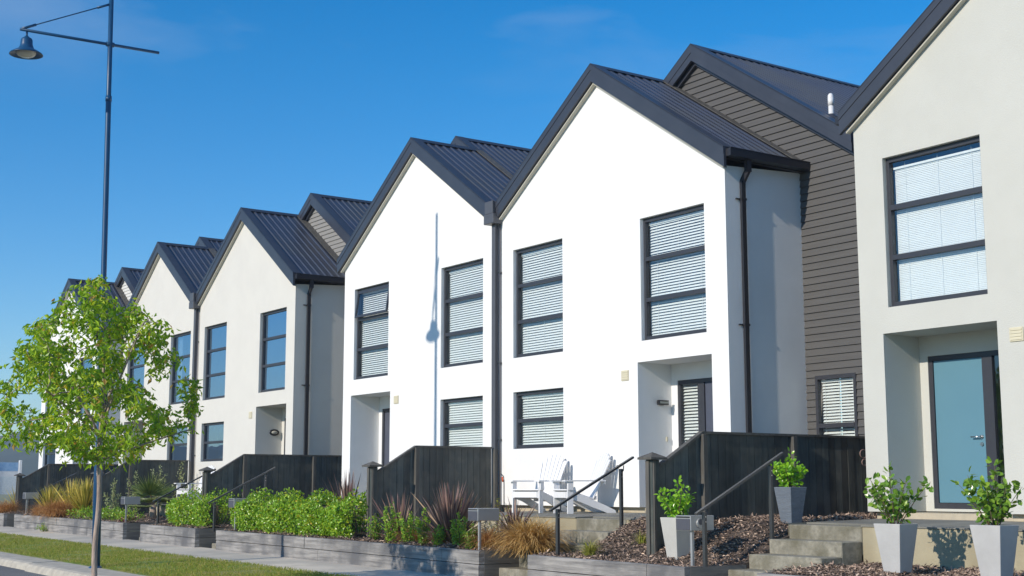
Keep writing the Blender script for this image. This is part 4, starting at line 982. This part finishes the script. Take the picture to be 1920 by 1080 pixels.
# fan palm
newrng(110); px_, py_ = -34.85, -2.2; zb = bedz(px_, py_)
e = empty('fan_palm', (px_, py_, zb), 'small fan palm with one wide fan standing in the garden bed', 'palm')
m = MB(); m.tube([(0, 0, -.03), (.01, 0, .15), (0, .01, .34)], [.075, .085, .06], 12); m.build('trunk', 'bark', e, world=False)
lv = Leaves(); stm = MB()
for i in range(11):
    a = 2*math.pi*i/11+.4; el = (.85, .35, -.05)[i % 3]; L_ = .42 if i % 3 else .5
    if i == 0: a, el, L_ = rad(-60), 1.15, .42
    c = np.array([math.cos(a)*math.cos(el), math.sin(a)*math.cos(el), math.sin(el)])*L_*.8+np.array([0, 0, .32])
    stm.tube([(0, 0, .3), tuple((c+np.array([0, 0, .32]))*.5+np.array([0, 0, .06])), tuple(c)], .006, 5)
    fw = np.array([math.cos(a)*math.cos(el*.6), math.sin(a)*math.cos(el*.6), math.sin(el*.6)]); sd = np.array([-math.sin(a), math.cos(a), 0]); ns = 34
    R_ = .62 if i == 0 else .46
    if i == 0: fw = np.array([.10, -.25, .96]); sd = np.array([.55, .82, .1])
    ang = np.linspace(-1.75, 1.75, ns); Dd = np.cos(ang)[:, None]*fw+np.sin(ang)[:, None]*sd
    lv.add(np.repeat(c[None], ns, 0), Dd, np.repeat(np.cross(sd, fw)[None], ns, 0)+.1*rdir(ns), R_*(.85+.2*RNG.random(ns)), .035, .25)
stm.build('stalk', 'twig', e, world=False); lv.build('fronds', 'palm', e)

# garden stake, ornament
sx, sy = -20.95, -.6
e = empty('watering_wand', (sx, sy, -.7), 'thin dark watering wand with an orange grip beside the downpipe', 'garden tool')
m = MB(); m.tube([(sx, sy, -.7), (sx, sy, .12), (sx-.02, sy, .20), (sx-.10, sy, .25)], .010, 6); m.build('wand', 'rail', e)
m = MB(); m.tube([(sx-.03, sy, .10), (sx-.045, sy, .19)], .022, 8); m.build('grip', 'orange', e)
bx, by, bz = -14.11, 1.5, .44
e = empty('butterfly_ornament', (bx, by, bz), 'small rusty butterfly ornament on the fence end beside the grey house', 'ornament')
m = MB()
for s in (-1, 1):
    for (dy, dz, r) in ((.095, .065, .08), (.078, -.065, .06)):
        m.tube([(bx, by+s*dy+r*math.cos(t*math.pi/8)*1.0, bz+dz+r*math.sin(t*math.pi/8)*.8) for t in range(17)], .008, 6, False)
m.tube([(bx, by, bz-.09), (bx, by, bz+.09)], .010, 6); m.build('wings', 'ornament', e)

# ------------------------------------------------------------------ far end of the street
m = MB(); n = 60; v = []
for i in range(n+1):
    t = i/n; y = -420+760*t; h = 15+6*math.sin(t*9)+4*math.sin(t*23+1)+2*math.sin(t*57)
    v += [(-560, y, -3), (-620, y, h*.8), (-760, y, h+6), (-900, y, -3)]
m.add(v, [(4*i+k, 4*i+4+k, 4*i+5+k, 4*i+1+k) for i in range(n) for k in range(3)], True)
o = m.build('hills', 'hill'); o['kind'] = 'structure'
def far_tree(x, y, h, r, seed, lb):
    newrng(seed); e = empty('far_tree', (x, y, -1.2), lb, 'tree', 'dark trees beyond the row')
    m = MB(); m.tube([(0, 0, 0), (0, 0, h*.6)], [.25, .1], 8); m.build('trunk', 'bark', e, world=False)
    k = 1500; u = rdir(k); rr = r*(.6+.4*RNG.random(k))[:, None]*(1+.25*np.sin(u[:, :1]*6+u[:, 2:]*5)); P = u*rr*np.array([1, 1, .75]); P[:, 2] += h*.66
    lv = Leaves(); lv.add(P, rdir(k), rdir(k, .5), .5+.4*RNG.random(k), .35, .1, True); lv.build('foliage', 'far_leaf', e)
far_tree(-150, 5.5, 8.2, 4.2, 201, 'dark round tree on the skyline at the left edge')
far_tree(-165, 16, 7.0, 4.5, 202, 'dark low tree on the skyline behind the sign board')
far_tree(-140, 14.5, 5.5, 3.2, 203, 'small dark tree beside the last house')
e = empty('far_house', (-150, 3, -1.2), 'dark roofed low house beyond the end of the row', 'house')
m = MB(); m.box(-160, -145, -4, 4.5, -1.2, 1.0); m.build('wall', 'plaster_cream', e)
m = MB(); m.prism([(-161, 1.0), (-144, 1.0), (-152.5, 2.4)], 'y', -5, 5.2); m.build('roof', 'far_roof', e)
sxx, syy = -52.0, -1.55
e = empty('sign_board', (sxx, syy, -.9), 'white two-post sign board with pale blue print at the far left', 'sign')
for dx in (0, .0):
    pass
m = MB(); m.box(sxx-.05, sxx+.05, syy-.55, syy-.45, -1.0, 1.0, .01); m.build('post', 'sign_white', e)
m = MB(); m.box(sxx-.05, sxx+.05, syy+.45, syy+.55, -1.0, 1.0, .01); m.build('post', 'sign_white', e)
m = MB(); m.box(sxx-.015, sxx+.015, syy-.449, syy+.449, -.15, .92); pn = m.build('panel', 'sign_white', e)
m = MB(); m.box(sxx+.0155, sxx+.018, syy-.42, syy+.42, .60, .92); m.build('print_band', 'sign_blue', pn)
m = MB(); m.box(sxx+.0155, sxx+.018, syy-.42, syy+.42, -.25, .40); m.build('print_block', 'sign_grey', pn)
yx, yy_ = -50.8, -2.55
e = empty('marker_post', (yx, yy_, -1.0), 'leaning wooden marker post with a yellow disc at the far left', 'sign post')
m = MB(); m.tube([(yx, yy_+.12, -1.0), (yx, yy_-.08, .62)], .05, 8); m.build('post', 'wood_pale', e)
m = MB(); m.tube([(yx+.07, yy_-.06, .72), (yx+.085, yy_-.06, .72)], .20, 20); m.build('disc', 'sign_yellow', e)
m = MB(); m.box(yx+.086, yx+.09, yy_-.10, yy_-.02, .64, .80); m.build('symbol', 'lamp_black', e)
for i, (z0, z1) in enumerate(((4.6, 4.15), (3.6, 3.3))):
    m = MB(); pts = [(-62+.0*t, -10+12*t, z0+(z1-z0)*t-.9*t*(1-t)) for t in np.linspace(0, 1, 14)]
    m.tube(pts, .018, 6); tag(m.build('power_cable', 'lamp_black', None, True, pts[0]), ('upper' if i == 0 else 'lower')+' thin dark overhead cable at the left edge beyond the tree', 'cable', 'overhead cables')

hz = MB(); hz.box(-1000, 60, -600, 500, -3.4, 60); o = hz.build('haze', 'hill'); o['kind'] = 'stuff'
m = bpy.data.materials.new('haze_air'); nt, N, L = nodes(m); out = N.new('ShaderNodeOutputMaterial'); pv = N.new('ShaderNodeVolumePrincipled')
pv.inputs['Color'].default_value = (.80, .88, 1, 1); pv.inputs['Density'].default_value = .00055; pv.inputs['Anisotropy'].default_value = .1
L.new(pv.outputs[0], out.inputs['Volume']); o.data.materials.clear(); o.data.materials.append(m)

# ------------------------------------------------------------------ camera, sun, sky
yaw, pitch, roll = -.9627, .14619, -.00063
f = Vector((math.sin(yaw)*math.cos(pitch), math.cos(yaw)*math.cos(pitch), math.sin(pitch))); r = Vector((math.cos(yaw), -math.sin(yaw), 0)); u = r.cross(f)
r2, u2 = r*math.cos(roll)+u*math.sin(roll), u*math.cos(roll)-r*math.sin(roll)
cam = bpy.data.cameras.new('camera'); co = bpy.data.objects.new('camera', cam); COL.objects.link(co)
co.matrix_world = Matrix(((r2.x, u2.x, -f.x, 0), (r2.y, u2.y, -f.y, -15), (r2.z, u2.z, -f.z, 0), (0, 0, 0, 1)))
cam.sensor_width = 36; cam.lens = 36*2536.93/1920; cam.clip_end = 4000; cam.clip_start = .1
S.camera = co
sd = Vector((.090, -1, .487)).normalized()             # towards the sun
sun = bpy.data.lights.new('sun', 'SUN'); so = bpy.data.objects.new('sun', sun); COL.objects.link(so)
so.rotation_euler = sd.to_track_quat('Z', 'Y').to_euler(); sun.energy = 3.05; sun.angle = rad(.55); sun.color = (1, .905, .775)
w = bpy.data.worlds.new('World'); S.world = w; nt, N, L = nodes(w)
out = N.new('ShaderNodeOutputWorld'); bg = N.new('ShaderNodeBackground'); sky = N.new('ShaderNodeTexSky'); sky.sky_type = 'NISHITA'; sky.sun_disc = False
sky.sun_elevation = math.asin(sd.z); sky.sun_rotation = rad(180)-math.atan2(sd.x, -sd.y); sky.air_density = 1.0; sky.dust_density = .05; sky.ozone_density = 3.5
hs = N.new('ShaderNodeHueSaturation'); hs.inputs['Saturation'].default_value = 1.44
L.new(sky.outputs[0], hs.inputs['Color'])
tc = N.new('ShaderNodeTexCoord'); mp = N.new('ShaderNodeMapping'); mp.inputs['Scale'].default_value = (2.2, 2.2, 9.); L.new(tc.outputs['Generated'], mp.inputs[0])
nz = N.new('ShaderNodeTexNoise'); nz.inputs['Scale'].default_value = 1.6; nz.inputs['Detail'].default_value = 7; nz.inputs['Roughness'].default_value = .55; nz.inputs['Distortion'].default_value = .4; L.new(mp.outputs[0], nz.inputs[0])
cr = N.new('ShaderNodeValToRGB'); cr.color_ramp.elements[0].position = .45; cr.color_ramp.elements[1].position = .72; L.new(nz.outputs[0], cr.inputs[0])
sp = N.new('ShaderNodeSeparateXYZ'); L.new(tc.outputs['Generated'], sp.inputs[0])
mr = N.new('ShaderNodeMapRange'); mr.inputs[1].default_value = .26; mr.inputs[2].default_value = .33; mr.inputs[3].default_value = 0; mr.inputs[4].default_value = .42; L.new(sp.outputs[2], mr.inputs[0])
mu = N.new('ShaderNodeMath'); mu.operation = 'MULTIPLY'; L.new(cr.outputs[0], mu.inputs[0]); L.new(mr.outputs[0], mu.inputs[1])
mx = N.new('ShaderNodeMixRGB'); L.new(mu.outputs[0], mx.inputs[0]); mg = N.new('ShaderNodeMapRange'); mg.inputs[1].default_value = 0; mg.inputs[2].default_value = .30; L.new(sp.outputs[2], mg.inputs[0])
rg = N.new('ShaderNodeMixRGB'); L.new(mg.outputs[0], rg.inputs[0]); rg.inputs[1].default_value = (.74, .86, .97, 1); rg.inputs[2].default_value = (.95, .95, .97, 1)
mm = N.new('ShaderNodeMixRGB'); mm.blend_type = 'MULTIPLY'; mm.inputs[0].default_value = 1; L.new(hs.outputs[0], mm.inputs[1]); L.new(rg.outputs[0], mm.inputs[2])
L.new(mm.outputs[0], mx.inputs[1]); mx.inputs[2].default_value = (2.3, 3.1, 4.4, 1)
L.new(mx.outputs[0], bg.inputs[0]); bg.inputs[1].default_value = .113; L.new(bg.outputs[0], out.inputs[0])
S.view_settings.view_transform = 'Standard'; S.view_settings.look = 'None'; S.view_settings.exposure = .52; S.view_settings.gamma = 1
S.cycles.max_bounces = 8; S.cycles.transparent_max_bounces = 12
